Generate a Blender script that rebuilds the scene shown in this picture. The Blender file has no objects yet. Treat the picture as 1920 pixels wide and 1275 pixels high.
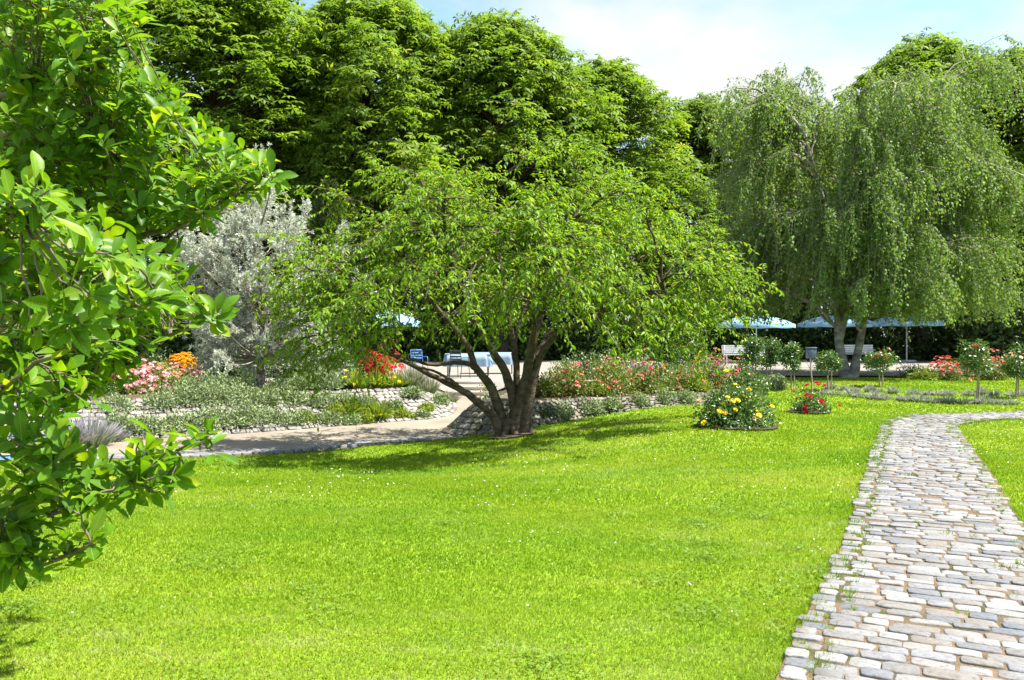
import bpy, math
import numpy as np
from mathutils import Matrix, Vector

rng = np.random.default_rng(11)
scene = bpy.context.scene
COL = scene.collection

# ------------------------------------------------------------------ camera, sky, sun, exposure
F, CX, CY, EYE = 1600.0, 960.0, 630.0, 1.6          # focal length and principal point in photo pixels
cam_d = bpy.data.cameras.new('camera')
cam_d.sensor_width = 36.0
cam_d.lens = 36.0 * F / 1920.0
cam_d.clip_start = 0.05
cam_d.clip_end = 2000.0
cam = bpy.data.objects.new('camera', cam_d)
COL.objects.link(cam)
cam.location = (0, 0, EYE)
cam.rotation_euler = (math.radians(90) - math.atan(7.5 / F), 0, 0)
scene.camera = cam

SUN_EL = math.radians(60)
SUN_AZ = math.atan2(0.92, -0.10)                      # clockwise from +Y, towards +X
sun_dir = Vector((math.sin(SUN_AZ) * math.cos(SUN_EL), math.cos(SUN_AZ) * math.cos(SUN_EL), math.sin(SUN_EL)))
sd = bpy.data.lights.new('sun', 'SUN')
sd.energy = 5.0
sd.angle = math.radians(0.53)
sd.color = (1.0, 0.955, 0.87)
so = bpy.data.objects.new('sun', sd)
COL.objects.link(so)
so.location = (20, 25, 40)
so.rotation_euler = sun_dir.to_track_quat('Z', 'Y').to_euler()

world = bpy.data.worlds.new('World')
scene.world = world
world.use_nodes = True
wn, wl = world.node_tree.nodes, world.node_tree.links
wn.clear()
w_out = wn.new('ShaderNodeOutputWorld')
w_bg = wn.new('ShaderNodeBackground')
w_bg.inputs['Strength'].default_value = 0.105
sky = wn.new('ShaderNodeTexSky')
sky.sky_type = 'NISHITA'
sky.sun_disc = False
sky.sun_elevation = SUN_EL
sky.sun_rotation = SUN_AZ
sky.air_density = 1.0
sky.dust_density = 0.5
sky.ozone_density = 2.2
w_tc = wn.new('ShaderNodeTexCoord')
w_map = wn.new('ShaderNodeMapping')
w_map.inputs['Scale'].default_value = (1.0, 1.0, 2.2)
w_map.inputs['Location'].default_value = (0.35, 0.2, 0.1)
w_nz = wn.new('ShaderNodeTexNoise')
w_nz.inputs['Scale'].default_value = 2.6
w_nz.inputs['Detail'].default_value = 7.0
w_nz.inputs['Roughness'].default_value = 0.52
w_rp = wn.new('ShaderNodeValToRGB')
w_rp.color_ramp.elements[0].position = 0.42
w_rp.color_ramp.elements[0].color = (0.0, 0.0, 0.0, 1)
w_rp.color_ramp.elements[1].position = 0.60
w_rp.color_ramp.elements[1].color = (1, 1, 1, 1)
w_mx = wn.new('ShaderNodeMix')
w_mx.data_type = 'RGBA'
w_mx.inputs[7].default_value = (3.05, 3.1, 3.15, 1)
wl.new(w_tc.outputs['Generated'], w_map.inputs['Vector'])
wl.new(w_map.outputs[0], w_nz.inputs['Vector'])
wl.new(w_nz.outputs[0], w_rp.inputs[0])
wl.new(w_rp.outputs[0], w_mx.inputs[0])
wl.new(sky.outputs[0], w_mx.inputs[6])
wl.new(w_mx.outputs[2], w_bg.inputs['Color'])
wl.new(w_bg.outputs[0], w_out.inputs[0])

vs = scene.view_settings
vs.view_transform = 'Standard'
vs.look = 'None'
vs.gamma = 1.0
vs.use_curve_mapping = False
vs.exposure = 1.68
scene.cycles.max_bounces = 6
scene.cycles.transmission_bounces = 6
scene.cycles.diffuse_bounces = 4
scene.cycles.use_denoising = True
scene.cycles.sample_clamp_indirect = 6.0


# ------------------------------------------------------------------ small helpers
def ss(a, b, x):
    t = np.clip((np.asarray(x, float) - a) / (b - a), 0, 1)
    return t * t * (3 - 2 * t)


def norm(a):
    return a / np.maximum(np.linalg.norm(a, axis=-1, keepdims=True), 1e-9)


def P(px, py, d):
    """world point seen at photo pixel (px, py) at distance d along the view"""
    return np.array([(px - CX) / F * d, d, EYE - (py - CY) / F * d])


def X(px, d):
    return (px - CX) / F * d


def rnd(a, b, n=None):
    return rng.uniform(a, b, n)


def rdir(n):
    return norm(rng.normal(size=(n, 3)))


class Acc:
    """collects faces for one mesh"""
    def __init__(self):
        self.V, self.Fs, self.v, self.n, self.sm = [], [], [], 0, []

    def add(self, V, Fc, v=0.5):
        V = np.asarray(V, float).reshape(-1, 3)
        Fc = np.asarray(Fc, np.int64)
        if not len(V):
            return self
        self.V.append(V)
        self.Fs.append(Fc + self.n)
        self.v.append(np.broadcast_to(np.asarray(v, float), (len(Fc),)).copy())
        self.n += len(V)
        return self

    def mesh(self, name, mat, smooth=False, w=0.0, origin=None):
        me = bpy.data.meshes.new(name)
        V = np.concatenate(self.V)
        if origin is not None:
            V = V - np.asarray(origin, float)
        tot = np.concatenate([np.full(len(f), f.shape[1], np.int32) for f in self.Fs])
        idx = np.concatenate([f.ravel() for f in self.Fs]).astype(np.int32)
        start = np.concatenate([[0], np.cumsum(tot)[:-1]]).astype(np.int32)
        me.vertices.add(len(V))
        me.vertices.foreach_set('co', V.astype(np.float32).ravel())
        me.loops.add(len(idx))
        me.loops.foreach_set('vertex_index', idx)
        me.polygons.add(len(tot))
        me.polygons.foreach_set('loop_start', start)
        me.polygons.foreach_set('loop_total', tot)
        if smooth:
            me.polygons.foreach_set('use_smooth', np.ones(len(tot), bool))
        a = me.attributes.new('v', 'FLOAT', 'FACE')
        a.data.foreach_set('value', np.concatenate(self.v).astype(np.float32))
        if w:
            b = me.attributes.new('w', 'FLOAT', 'FACE')
            b.data.foreach_set('value', np.full(len(tot), w, np.float32))
        me.update(calc_edges=True)
        me.validate()
        for m in (mat if isinstance(mat, (list, tuple)) else [mat]):
            me.materials.append(m)
        return me


def link(name, data, parent=None, loc=None):
    o = bpy.data.objects.new(name, data)
    COL.objects.link(o)
    if parent is not None:
        o.parent = parent
    if loc is not None:
        o.location = loc
    return o


def tag(o, label=None, cat=None, group=None, kind=None):
    if label:
        o['label'] = label
    if cat:
        o['category'] = cat
    if group:
        o['group'] = group
    if kind:
        o['kind'] = kind
    return o


def thing(name, loc, label, cat, group=None):
    o = link(name, None, None, tuple(float(c) for c in loc))
    o.empty_display_size = 0.2
    return tag(o, label, cat, group)


def part(name, acc, mat, parent, origin=None, smooth=False, kind=None, w=0.0):
    """one mesh object; acc is in world coordinates when origin (the thing's base) is given"""
    o = link(name, acc.mesh(name, mat, smooth, w, origin), parent)
    if kind:
        o['kind'] = kind
    return o


def inst(T, Fc, pos, axis, up, scale, v=0.5):
    """copies of a small template (y = long axis, z = face normal) -> V, F, v"""
    pos = np.asarray(pos, float)
    n = len(pos)
    y = norm(np.asarray(axis, float))
    x = np.cross(y, np.asarray(up, float))
    x = norm(x + 1e-6)
    z = np.cross(x, y)
    sc = np.asarray(scale, float)
    if sc.ndim == 0:
        sc = np.full((n, 3), float(sc))
    elif sc.ndim == 1:
        sc = np.repeat(sc[:, None], 3, 1)
    Tn = T[None] * sc[:, None, :]
    V = pos[:, None] + Tn[..., 0:1] * x[:, None] + Tn[..., 1:2] * y[:, None] + Tn[..., 2:3] * z[:, None]
    Fa = (Fc[None] + (np.arange(n) * len(T))[:, None, None]).reshape(-1, Fc.shape[1])
    vv = np.repeat(np.broadcast_to(np.asarray(v, float), (n,)), len(Fc))
    return V.reshape(-1, 3), Fa, vv


def tubes(Pn, R, sides=3):
    """Pn (N,K,3) polylines, R (N,K) radii -> quads"""
    Pn = np.asarray(Pn, float)
    N, K = Pn.shape[:2]
    T = norm(np.gradient(Pn, axis=1))
    ref = np.where(np.abs(T[..., 2:3]) > 0.8, np.array([1.0, 0.2, 0]), np.array([0.1, 0.15, 1.0]))
    if K > 2:                                          # one reference per tube keeps rings aligned
        m = np.abs(T[..., 2]).mean(1)[:, None, None] > 0.7
        ref = np.where(m, np.array([1.0, 0.25, 0.05]), np.array([0.1, 0.15, 1.0])) * np.ones_like(T)
    A = norm(np.cross(T, ref))
    B = np.cross(T, A)
    th = np.arange(sides) / sides * 2 * np.pi
    ring = (np.cos(th)[:, None] * A[:, :, None] + np.sin(th)[:, None] * B[:, :, None])
    V = Pn[:, :, None] + ring * np.asarray(R)[:, :, None, None]
    i = np.arange(N)[:, None, None] * K * sides + np.arange(K - 1)[None, :, None] * sides
    j = np.arange(sides)[None, None, :]
    j2 = (np.arange(sides) + 1)[None, None, :] % sides
    Fq = np.stack([i + j, i + j2, i + sides + j2, i + sides + j], -1).reshape(-1, 4)
    return V.reshape(-1, 3), Fq


def spline(pts, n):
    pts = np.asarray(pts, float)
    if len(pts) < 3:
        t = np.linspace(0, 1, n)[:, None]
        return pts[0] * (1 - t) + pts[-1] * t
    p = np.vstack([2 * pts[0] - pts[1], pts, 2 * pts[-1] - pts[-2]])
    u = np.linspace(0, len(pts) - 1 - 1e-6, n)
    k = u.astype(int)
    t = (u - k)[:, None]
    a, b, c, d = p[k], p[k + 1], p[k + 2], p[k + 3]
    return 0.5 * ((2 * b) + (c - a) * t + (2 * a - 5 * b + 4 * c - d) * t * t + (3 * b - a - 3 * c + d) * t ** 3)


def limb(acc, pts, r0, r1, n=14, sides=8, wob=0.0, power=1.0, flare=0.0, v=0.5):
    p = spline(pts, n)
    if wob:
        p[1:-1] += rng.normal(size=(n - 2, 3)) * wob
    t = np.linspace(0, 1, n)
    r = r0 + (r1 - r0) * t ** power
    if flare:
        r = r * (1 + flare * np.exp(-t * 9))
    r = r * (1 + rnd(-0.05, 0.05, n))
    acc.add(*tubes(p[None], r[None], sides), v)
    return p


def box_vf(cx, cy, cz, sx, sy, sz, rz=0.0):
    v = np.array([[x, y, z] for z in (-.5, .5) for y in (-.5, .5) for x in (-.5, .5)]) * (sx, sy, sz)
    c, s = math.cos(rz), math.sin(rz)
    v = np.stack([v[:, 0] * c - v[:, 1] * s, v[:, 0] * s + v[:, 1] * c, v[:, 2]], 1) + (cx, cy, cz)
    f = np.array([[0, 2, 3, 1], [4, 5, 7, 6], [0, 1, 5, 4], [2, 6, 7, 3], [0, 4, 6, 2], [1, 3, 7, 5]])
    return v, f


# ------------------------------------------------------------------ materials
def new_mat(name):
    m = bpy.data.materials.new(name)
    m.use_nodes = True
    m.node_tree.nodes.clear()
    return m, m.node_tree.nodes, m.node_tree.links


def ramp(n, stops, interp='LINEAR'):
    r = n.new('ShaderNodeValToRGB')
    r.color_ramp.interpolation = interp
    e = r.color_ramp.elements
    while len(e) < len(stops):
        e.new(0.5)
    for el, (p, c) in zip(e, stops):
        el.position = p
        el.color = (*c, 1)
    return r


def tint_value(n, l):
    """per-leaf / per-stone random number: mesh attribute v plus the object's own random where w = 1"""
    a = n.new('ShaderNodeAttribute'); a.attribute_name = 'v'
    b = n.new('ShaderNodeAttribute'); b.attribute_name = 'w'
    oi = n.new('ShaderNodeObjectInfo')
    m = n.new('ShaderNodeMath'); m.operation = 'MULTIPLY_ADD'
    l.new(b.outputs['Fac'], m.inputs[0]); l.new(oi.outputs['Random'], m.inputs[1]); l.new(a.outputs['Fac'], m.inputs[2])
    return m.outputs[0]


def leaf_mat(name, stops, trans=0.4, rough=0.45, spec=0.35, tmul=(1.35, 1.25, 0.55), noise=0.0, veins=False):
    m, n, l = new_mat(name)
    out = n.new('ShaderNodeOutputMaterial')
    r = ramp(n, stops)
    l.new(tint_value(n, l), r.inputs[0])
    p = n.new('ShaderNodeBsdfPrincipled')
    p.inputs['Roughness'].default_value = rough
    p.inputs['Specular IOR Level'].default_value = spec
    t = n.new('ShaderNodeBsdfTranslucent')
    mul = n.new('ShaderNodeMix'); mul.data_type = 'RGBA'; mul.blend_type = 'MULTIPLY'
    mul.inputs[0].default_value = 1.0
    mul.inputs[7].default_value = (*tmul, 1)
    mul.clamp_result = False
    mx = n.new('ShaderNodeMixShader')
    mx.inputs[0].default_value = trans
    col = r.outputs[0]
    if noise:
        tc = n.new('ShaderNodeNewGeometry')
        nz = n.new('ShaderNodeTexNoise'); nz.inputs['Scale'].default_value = noise
        nz.inputs['Detail'].default_value = 3
        rr = ramp(n, [(0.3, (0.7, 0.72, 0.7)), (0.7, (1.15, 1.12, 1.0))])
        l.new(tc.outputs['Position'], nz.inputs['Vector']); l.new(nz.outputs[0], rr.inputs[0])
        mm = n.new('ShaderNodeMix'); mm.data_type = 'RGBA'; mm.blend_type = 'MULTIPLY'; mm.inputs[0].default_value = 1.0
        l.new(col, mm.inputs[6]); l.new(rr.outputs[0], mm.inputs[7])
        col = mm.outputs[2]
    if veins:                                          # midrib and side veins in each single leaf's own coordinates
        tcv = n.new('ShaderNodeTexCoord'); sx = n.new('ShaderNodeSeparateXYZ'); l.new(tcv.outputs['Object'], sx.inputs[0])

        def mth(op, a, b=None, c=None):
            q = n.new('ShaderNodeMath'); q.operation = op
            for k, val in enumerate((a, b, c)):
                if val is None:
                    continue
                if isinstance(val, (int, float)):
                    q.inputs[k].default_value = val
                else:
                    l.new(val, q.inputs[k])
            return q.outputs[0]
        ax_ = mth('ABSOLUTE', sx.outputs[0])
        rib = mth('LESS_THAN', ax_, 0.011)
        sv = mth('GREATER_THAN', mth('SINE', mth('MULTIPLY', mth('MULTIPLY_ADD', ax_, -0.8, sx.outputs[1]), 62.0)), 0.86)
        wv = n.new('ShaderNodeAttribute'); wv.attribute_name = 'w'
        vm = mth('MULTIPLY', mth('MAXIMUM', rib, mth('MULTIPLY', sv, 0.45)), wv.outputs['Fac'])
        vc = n.new('ShaderNodeMix'); vc.data_type = 'RGBA'; vc.inputs[7].default_value = (0.30, 0.36, 0.10, 1)
        l.new(mth('MULTIPLY', vm, 0.6), vc.inputs[0]); l.new(col, vc.inputs[6]); col = vc.outputs[2]
    l.new(col, p.inputs['Base Color']); l.new(col, mul.inputs[6]); l.new(mul.outputs[2], t.inputs['Color'])
    l.new(p.outputs[0], mx.inputs[1]); l.new(t.outputs[0], mx.inputs[2]); l.new(mx.outputs[0], out.inputs[0])
    return m


def plain(name, col, rough=0.6, spec=0.4, var=0.12, scale=6.0, bump=0.0, metal=0.0, col2=None, detail=6.0, bscale=None, stretch=(1, 1, 1)):
    """noise-mottled solid"""
    m, n, l = new_mat(name)
    out = n.new('ShaderNodeOutputMaterial')
    p = n.new('ShaderNodeBsdfPrincipled')
    p.inputs['Roughness'].default_value = rough
    p.inputs['Specular IOR Level'].default_value = spec
    p.inputs['Metallic'].default_value = metal
    tc = n.new('ShaderNodeTexCoord')
    mp = n.new('ShaderNodeMapping'); mp.inputs['Scale'].default_value = stretch
    nz = n.new('ShaderNodeTexNoise')
    nz.inputs['Scale'].default_value = scale; nz.inputs['Detail'].default_value = detail
    nz.inputs['Roughness'].default_value = 0.62
    c = np.array(col)
    a, b = (c * (1 - var), c * (1 + var)) if col2 is None else (c, np.array(col2))
    r = ramp(n, [(0.32, tuple(a)), (0.68, tuple(b))])
    l.new(tc.outputs['Object'], mp.inputs[0]); l.new(mp.outputs[0], nz.inputs['Vector'])
    l.new(nz.outputs[0], r.inputs[0]); l.new(r.outputs[0], p.inputs['Base Color'])
    if bump:
        nb = n.new('ShaderNodeTexNoise'); nb.inputs['Scale'].default_value = bscale or scale * 3; nb.inputs['Detail'].default_value = 5
        bp = n.new('ShaderNodeBump'); bp.inputs['Strength'].default_value = bump; bp.inputs['Distance'].default_value = 0.02
        l.new(mp.outputs[0], nb.inputs['Vector']); l.new(nb.outputs[0], bp.inputs['Height']); l.new(bp.outputs[0], p.inputs['Normal'])
    l.new(p.outputs[0], out.inputs[0])
    return m


def stone_mat(name, stops, rough=0.75, moss=0.0, dirt=(0.30, 0.22, 0.13), bump=0.5, nscale=26.0):
    m, n, l = new_mat(name)
    out = n.new('ShaderNodeOutputMaterial')
    p = n.new('ShaderNodeBsdfPrincipled')
    p.inputs['Roughness'].default_value = rough
    p.inputs['Specular IOR Level'].default_value = 0.3
    r = ramp(n, stops)
    l.new(tint_value(n, l), r.inputs[0])
    g = n.new('ShaderNodeNewGeometry')
    nz = n.new('ShaderNodeTexNoise'); nz.inputs['Scale'].default_value = nscale; nz.inputs['Detail'].default_value = 8
    nz.inputs['Roughness'].default_value = 0.68
    l.new(g.outputs['Position'], nz.inputs['Vector'])
    rr = ramp(n, [(0.28, (0.5, 0.48, 0.45)), (0.48, (0.98, 0.98, 0.98)), (0.75, (1.22, 1.22, 1.22))])
    l.new(nz.outputs[0], rr.inputs[0])
    mm = n.new('ShaderNodeMix'); mm.data_type = 'RGBA'; mm.blend_type = 'MULTIPLY'; mm.inputs[0].default_value = 1
    l.new(r.outputs[0], mm.inputs[6]); l.new(rr.outputs[0], mm.inputs[7])
    n2 = n.new('ShaderNodeTexNoise'); n2.inputs['Scale'].default_value = 5.5; n2.inputs['Detail'].default_value = 6
    l.new(g.outputs['Position'], n2.inputs['Vector'])
    r2 = ramp(n, [(0.52, (0, 0, 0)), (0.72, (0.55, 0.55, 0.55))])
    l.new(n2.outputs[0], r2.inputs[0])
    m2 = n.new('ShaderNodeMix'); m2.data_type = 'RGBA'
    m2.inputs[7].default_value = (*dirt, 1)
    l.new(r2.outputs[0], m2.inputs[0]); l.new(mm.outputs[2], m2.inputs[6])
    col = m2.outputs[2]
    if moss:
        n3 = n.new('ShaderNodeTexNoise'); n3.inputs['Scale'].default_value = 3.1; n3.inputs['Detail'].default_value = 8
        l.new(g.outputs['Position'], n3.inputs['Vector'])
        r3 = ramp(n, [(0.5, (0, 0, 0)), (0.68, (moss, moss, moss))])
        l.new(n3.outputs[0], r3.inputs[0])
        m3 = n.new('ShaderNodeMix'); m3.data_type = 'RGBA'; m3.inputs[7].default_value = (0.10, 0.11, 0.035, 1)
        l.new(r3.outputs[0], m3.inputs[0]); l.new(col, m3.inputs[6]); col = m3.outputs[2]
    l.new(col, p.inputs['Base Color'])
    bp = n.new('ShaderNodeBump'); bp.inputs['Strength'].default_value = bump; bp.inputs['Distance'].default_value = 0.012
    l.new(nz.outputs[0], bp.inputs['Height']); l.new(bp.outputs[0], p.inputs['Normal'])
    l.new(p.outputs[0], out.inputs[0])
    return m


def ground_mat(name, stops, scale, stops2, scale2, rough=0.9, bump=0.4, bscale=120.0, stretch=(1, 1, 1), bdist=0.01):
    """two noise scales multiplied"""
    m, n, l = new_mat(name)
    out = n.new('ShaderNodeOutputMaterial')
    p = n.new('ShaderNodeBsdfPrincipled')
    p.inputs['Roughness'].default_value = rough
    p.inputs['Specular IOR Level'].default_value = 0.15
    g = n.new('ShaderNodeNewGeometry')
    mp = n.new('ShaderNodeMapping'); mp.inputs['Scale'].default_value = stretch
    l.new(g.outputs['Position'], mp.inputs[0])
    a = n.new('ShaderNodeTexNoise'); a.inputs['Scale'].default_value = scale; a.inputs['Detail'].default_value = 6
    b = n.new('ShaderNodeTexNoise'); b.inputs['Scale'].default_value = scale2; b.inputs['Detail'].default_value = 4
    c = n.new('ShaderNodeTexNoise'); c.inputs['Scale'].default_value = bscale; c.inputs['Detail'].default_value = 4
    for q in (a, b, c):
        l.new(mp.outputs[0], q.inputs['Vector'])
    r, r2 = ramp(n, stops), ramp(n, stops2)
    l.new(a.outputs[0], r.inputs[0]); l.new(b.outputs[0], r2.inputs[0])
    mm = n.new('ShaderNodeMix'); mm.data_type = 'RGBA'; mm.blend_type = 'MULTIPLY'; mm.inputs[0].default_value = 1
    l.new(r.outputs[0], mm.inputs[6]); l.new(r2.outputs[0], mm.inputs[7])
    l.new(mm.outputs[2], p.inputs['Base Color'])
    bp = n.new('ShaderNodeBump'); bp.inputs['Strength'].default_value = bump; bp.inputs['Distance'].default_value = bdist
    l.new(c.outputs[0], bp.inputs['Height']); l.new(bp.outputs[0], p.inputs['Normal'])
    l.new(p.outputs[0], out.inputs[0])
    return m


def grass_mat(name):
    m, n, l = new_mat(name)
    out = n.new('ShaderNodeOutputMaterial')
    g = n.new('ShaderNodeNewGeometry')
    a = n.new('ShaderNodeTexNoise'); a.inputs['Scale'].default_value = 0.55; a.inputs['Detail'].default_value = 5
    a.inputs['Roughness'].default_value = 0.6
    mp = n.new('ShaderNodeMapping'); mp.inputs['Scale'].default_value = (0.6, 1.3, 1); mp.inputs['Rotation'].default_value = (0, 0, 0.25)
    l.new(g.outputs['Position'], mp.inputs[0]); l.new(mp.outputs[0], a.inputs['Vector'])
    r = ramp(n, [(0.0, (0.095, 0.190, 0.006)), (0.5, (0.182, 0.292, 0.012)), (0.8, (0.25, 0.33, 0.045)), (1.0, (0.33, 0.335, 0.11))])
    l.new(tint_value(n, l), r.inputs[0])
    r2 = ramp(n, [(0.28, (0.66, 0.86, 1.0)), (0.5, (1, 1, 1)), (0.72, (1.3, 1.1, 1.3))])
    l.new(a.outputs[0], r2.inputs[0])
    a3 = n.new('ShaderNodeTexNoise'); a3.inputs['Scale'].default_value = 3.2; a3.inputs['Detail'].default_value = 4
    l.new(mp.outputs[0], a3.inputs['Vector'])
    r3 = ramp(n, [(0.30, (0.78, 0.88, 0.9)), (0.5, (1, 1, 1)), (0.66, (1.16, 1.06, 2.4)), (0.76, (1.32, 1.08, 5.0))])
    l.new(a3.outputs[0], r3.inputs[0])
    m0 = n.new('ShaderNodeMix'); m0.data_type = 'RGBA'; m0.blend_type = 'MULTIPLY'; m0.inputs[0].default_value = 1
    l.new(r2.outputs[0], m0.inputs[6]); l.new(r3.outputs[0], m0.inputs[7])
    mm = n.new('ShaderNodeMix'); mm.data_type = 'RGBA'; mm.blend_type = 'MULTIPLY'; mm.inputs[0].default_value = 1
    l.new(r.outputs[0], mm.inputs[6]); l.new(m0.outputs[2], mm.inputs[7])
    p = n.new('ShaderNodeBsdfPrincipled'); p.inputs['Roughness'].default_value = 0.5; p.inputs['Specular IOR Level'].default_value = 0.05
    t = n.new('ShaderNodeBsdfTranslucent')
    mul = n.new('ShaderNodeMix'); mul.data_type = 'RGBA'; mul.blend_type = 'MULTIPLY'; mul.inputs[0].default_value = 1
    mul.inputs[7].default_value = (1.3, 1.2, 0.5, 1)
    mx = n.new('ShaderNodeMixShader'); mx.inputs[0].default_value = 0.45
    l.new(mm.outputs[2], p.inputs['Base Color']); l.new(mm.outputs[2], mul.inputs[6]); l.new(mul.outputs[2], t.inputs['Color'])
    l.new(p.outputs[0], mx.inputs[1]); l.new(t.outputs[0], mx.inputs[2]); l.new(mx.outputs[0], out.inputs[0])
    return m


M = {}
M['grass'] = grass_mat('grass_blade')
M['turf'] = ground_mat('turf', [(0.3, (0.12, 0.21, 0.010)), (0.55, (0.175, 0.27, 0.014)), (0.75, (0.23, 0.285, 0.03))], 0.6,
                       [(0.3, (0.6, 0.68, 0.6)), (0.7, (1.2, 1.15, 1.1))], 45.0, bump=0.8, bscale=90.0)
M['soil'] = ground_mat('soil', [(0.3, (0.055, 0.04, 0.026)), (0.7, (0.12, 0.09, 0.06))], 2.0, [(0.3, (0.6, 0.6, 0.6)), (0.7, (1.2, 1.2, 1.2))], 30.0)
M['woodfloor'] = ground_mat('woodland_floor', [(0.3, (0.03, 0.035, 0.015)), (0.7, (0.07, 0.06, 0.035))], 1.0, [(0.3, (0.6, 0.6, 0.6)), (0.7, (1.2, 1.2, 1.2))], 20.0)
M['sand'] = ground_mat('joint_sand', [(0.36, (0.055, 0.062, 0.022)), (0.47, (0.125, 0.098, 0.065)), (0.72, (0.23, 0.16, 0.095))], 3.2,
                       [(0.3, (0.5, 0.5, 0.5)), (0.65, (1.2, 1.15, 1.1))], 70.0, bump=1.0, bscale=160.0)
M['gravel'] = ground_mat('path_gravel', [(0.3, (0.19, 0.165, 0.125)), (0.7, (0.265, 0.23, 0.18))], 1.2,
                         [(0.3, (0.7, 0.7, 0.7)), (0.7, (1.2, 1.2, 1.2))], 60.0, bump=0.7, bscale=140.0)
M['plaza'] = ground_mat('plaza_gravel', [(0.3, (0.20, 0.182, 0.156)), (0.7, (0.25, 0.23, 0.204))], 0.8,
                        [(0.3, (0.8, 0.8, 0.8)), (0.7, (1.12, 1.12, 1.12))], 40.0, bump=0.5, bscale=100.0)
M['sett'] = stone_mat('granite_sett', [(0.0, (0.105, 0.115, 0.13)), (0.15, (0.14, 0.142, 0.145)), (0.35, (0.158, 0.145, 0.13)), (0.58, (0.175, 0.182, 0.194)),
                                       (0.80, (0.195, 0.186, 0.175)), (1.0, (0.25, 0.25, 0.25))], bump=0.6, dirt=(0.14, 0.115, 0.08), nscale=34.0)
M['wallsett'] = stone_mat('wall_sett', [(0.0, (0.126, 0.121, 0.115)), (0.35, (0.190, 0.178, 0.162)), (0.7, (0.230, 0.222, 0.205)), (1.0, (0.288, 0.274, 0.254))],
                          moss=0.35, bump=0.6)
M['mosssett'] = stone_mat('mossy_wall_sett', [(0.0, (0.086, 0.081, 0.069)), (0.4, (0.138, 0.130, 0.110)), (0.8, (0.178, 0.170, 0.150)), (1.0, (0.242, 0.230, 0.207))],
                          moss=0.75, bump=0.7)
M['mortar'] = ground_mat('mortar', [(0.3, (0.08, 0.07, 0.055)), (0.7, (0.16, 0.14, 0.11))], 4.0, [(0.3, (0.6, 0.6, 0.6)), (0.7, (1.1, 1.1, 1.1))], 50.0)
M['cherry_bark'] = plain('cherry_bark', (0.03, 0.024, 0.017), 0.85, 0.15, scale=7, bump=1.0, col2=(0.115, 0.09, 0.062), bscale=16, stretch=(1, 1, 1.6))
M['dark_bark'] = plain('chestnut_bark', (0.04, 0.032, 0.025), 0.85, 0.2, scale=3, bump=0.6, col2=(0.10, 0.08, 0.06), bscale=12, stretch=(1, 1, 0.3))
M['birch_bark'] = plain('birch_bark', (0.06, 0.055, 0.045), 0.75, 0.25, scale=2.6, bump=0.5, col2=(0.26, 0.25, 0.225), bscale=9, stretch=(1, 1, 2.2))
M['grey_twig'] = plain('grey_twig', (0.20, 0.17, 0.14), 0.7, 0.3, scale=4, col2=(0.34, 0.30, 0.26))
M['pear_bark'] = plain('pear_bark', (0.10, 0.085, 0.07), 0.8, 0.2, scale=6, bump=0.5, col2=(0.24, 0.21, 0.18), bscale=20, stretch=(1, 1, 0.5))
M['magnolia_bark'] = plain('magnolia_bark', (0.07, 0.055, 0.042), 0.75, 0.3, scale=8, bump=0.4, col2=(0.19, 0.155, 0.12), bscale=40)
M['stem'] = plain('green_stem', (0.07, 0.085, 0.03), 0.6, 0.3, scale=6, col2=(0.13, 0.12, 0.05))
M['stake'] = plain('wood_stake', (0.22, 0.17, 0.12), 0.8, 0.2, scale=9, col2=(0.36, 0.30, 0.23), stretch=(1, 1, 0.2))
M['white_paint'] = plain('white_paint', (0.55, 0.56, 0.56), 0.45, 0.4, var=0.05)
M['blue_cloth'] = leaf_mat('pale_blue_canvas', [(0, (0.26, 0.45, 0.60)), (1, (0.30, 0.49, 0.63))], 0.30, 0.8, 0.1, tmul=(1.0, 1.0, 1.0))
M['table_blue'] = plain('pale_blue_table', (0.20, 0.29, 0.38), 0.5, 0.4, var=0.05)
M['dark_metal'] = plain('dark_metal', (0.045, 0.047, 0.05), 0.45, 0.5, var=0.2)
M['blue_metal'] = plain('blue_painted_metal', (0.07, 0.17, 0.42), 0.4, 0.5, var=0.15)
M['bin_blue'] = plain('blue_grey_metal', (0.09, 0.14, 0.22), 0.5, 0.4, var=0.12)
M['grey_metal'] = plain('grey_metal', (0.42, 0.43, 0.43), 0.45, 0.5, var=0.08)
M['daisy'] = plain('daisy_white', (0.78, 0.78, 0.74), 0.7, 0.2, var=0.04)

M['magnolia'] = leaf_mat('magnolia_leaf', [(0, (0.057, 0.147, 0.010)), (0.5, (0.098, 0.230, 0.012)), (0.85, (0.171, 0.304, 0.014)), (1, (0.280, 0.359, 0.026))],
                         0.5, 0.42, 0.25, tmul=(1.7, 1.45, 0.4), noise=22.0, veins=True)
M['cherry'] = leaf_mat('cherry_leaf', [(0, (0.088, 0.207, 0.015)), (0.5, (0.152, 0.293, 0.018)), (0.85, (0.236, 0.369, 0.022)), (1, (0.364, 0.387, 0.034))],
                       0.5, 0.45, 0.22, tmul=(1.45, 1.25, 0.4))
M['chestnut'] = leaf_mat('chestnut_leaf', [(0, (0.083, 0.154, 0.022)), (0.5, (0.138, 0.228, 0.030)), (0.88, (0.204, 0.291, 0.036)), (1, (0.275, 0.314, 0.045))],
                         0.48, 0.5, 0.2, tmul=(1.35, 1.35, 0.5))
M['clover'] = leaf_mat('clover_leaf', [(0, (0.105, 0.20, 0.02)), (1, (0.17, 0.27, 0.035))], 0.35, 0.5, 0.2)
M['birch'] = leaf_mat('birch_leaf', [(0, (0.090, 0.178, 0.040)), (0.5, (0.146, 0.247, 0.053)), (0.9, (0.213, 0.316, 0.068)), (1, (0.314, 0.356, 0.074))], 0.44, 0.55, 0.15, tmul=(1.3, 1.2, 0.5))
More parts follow.
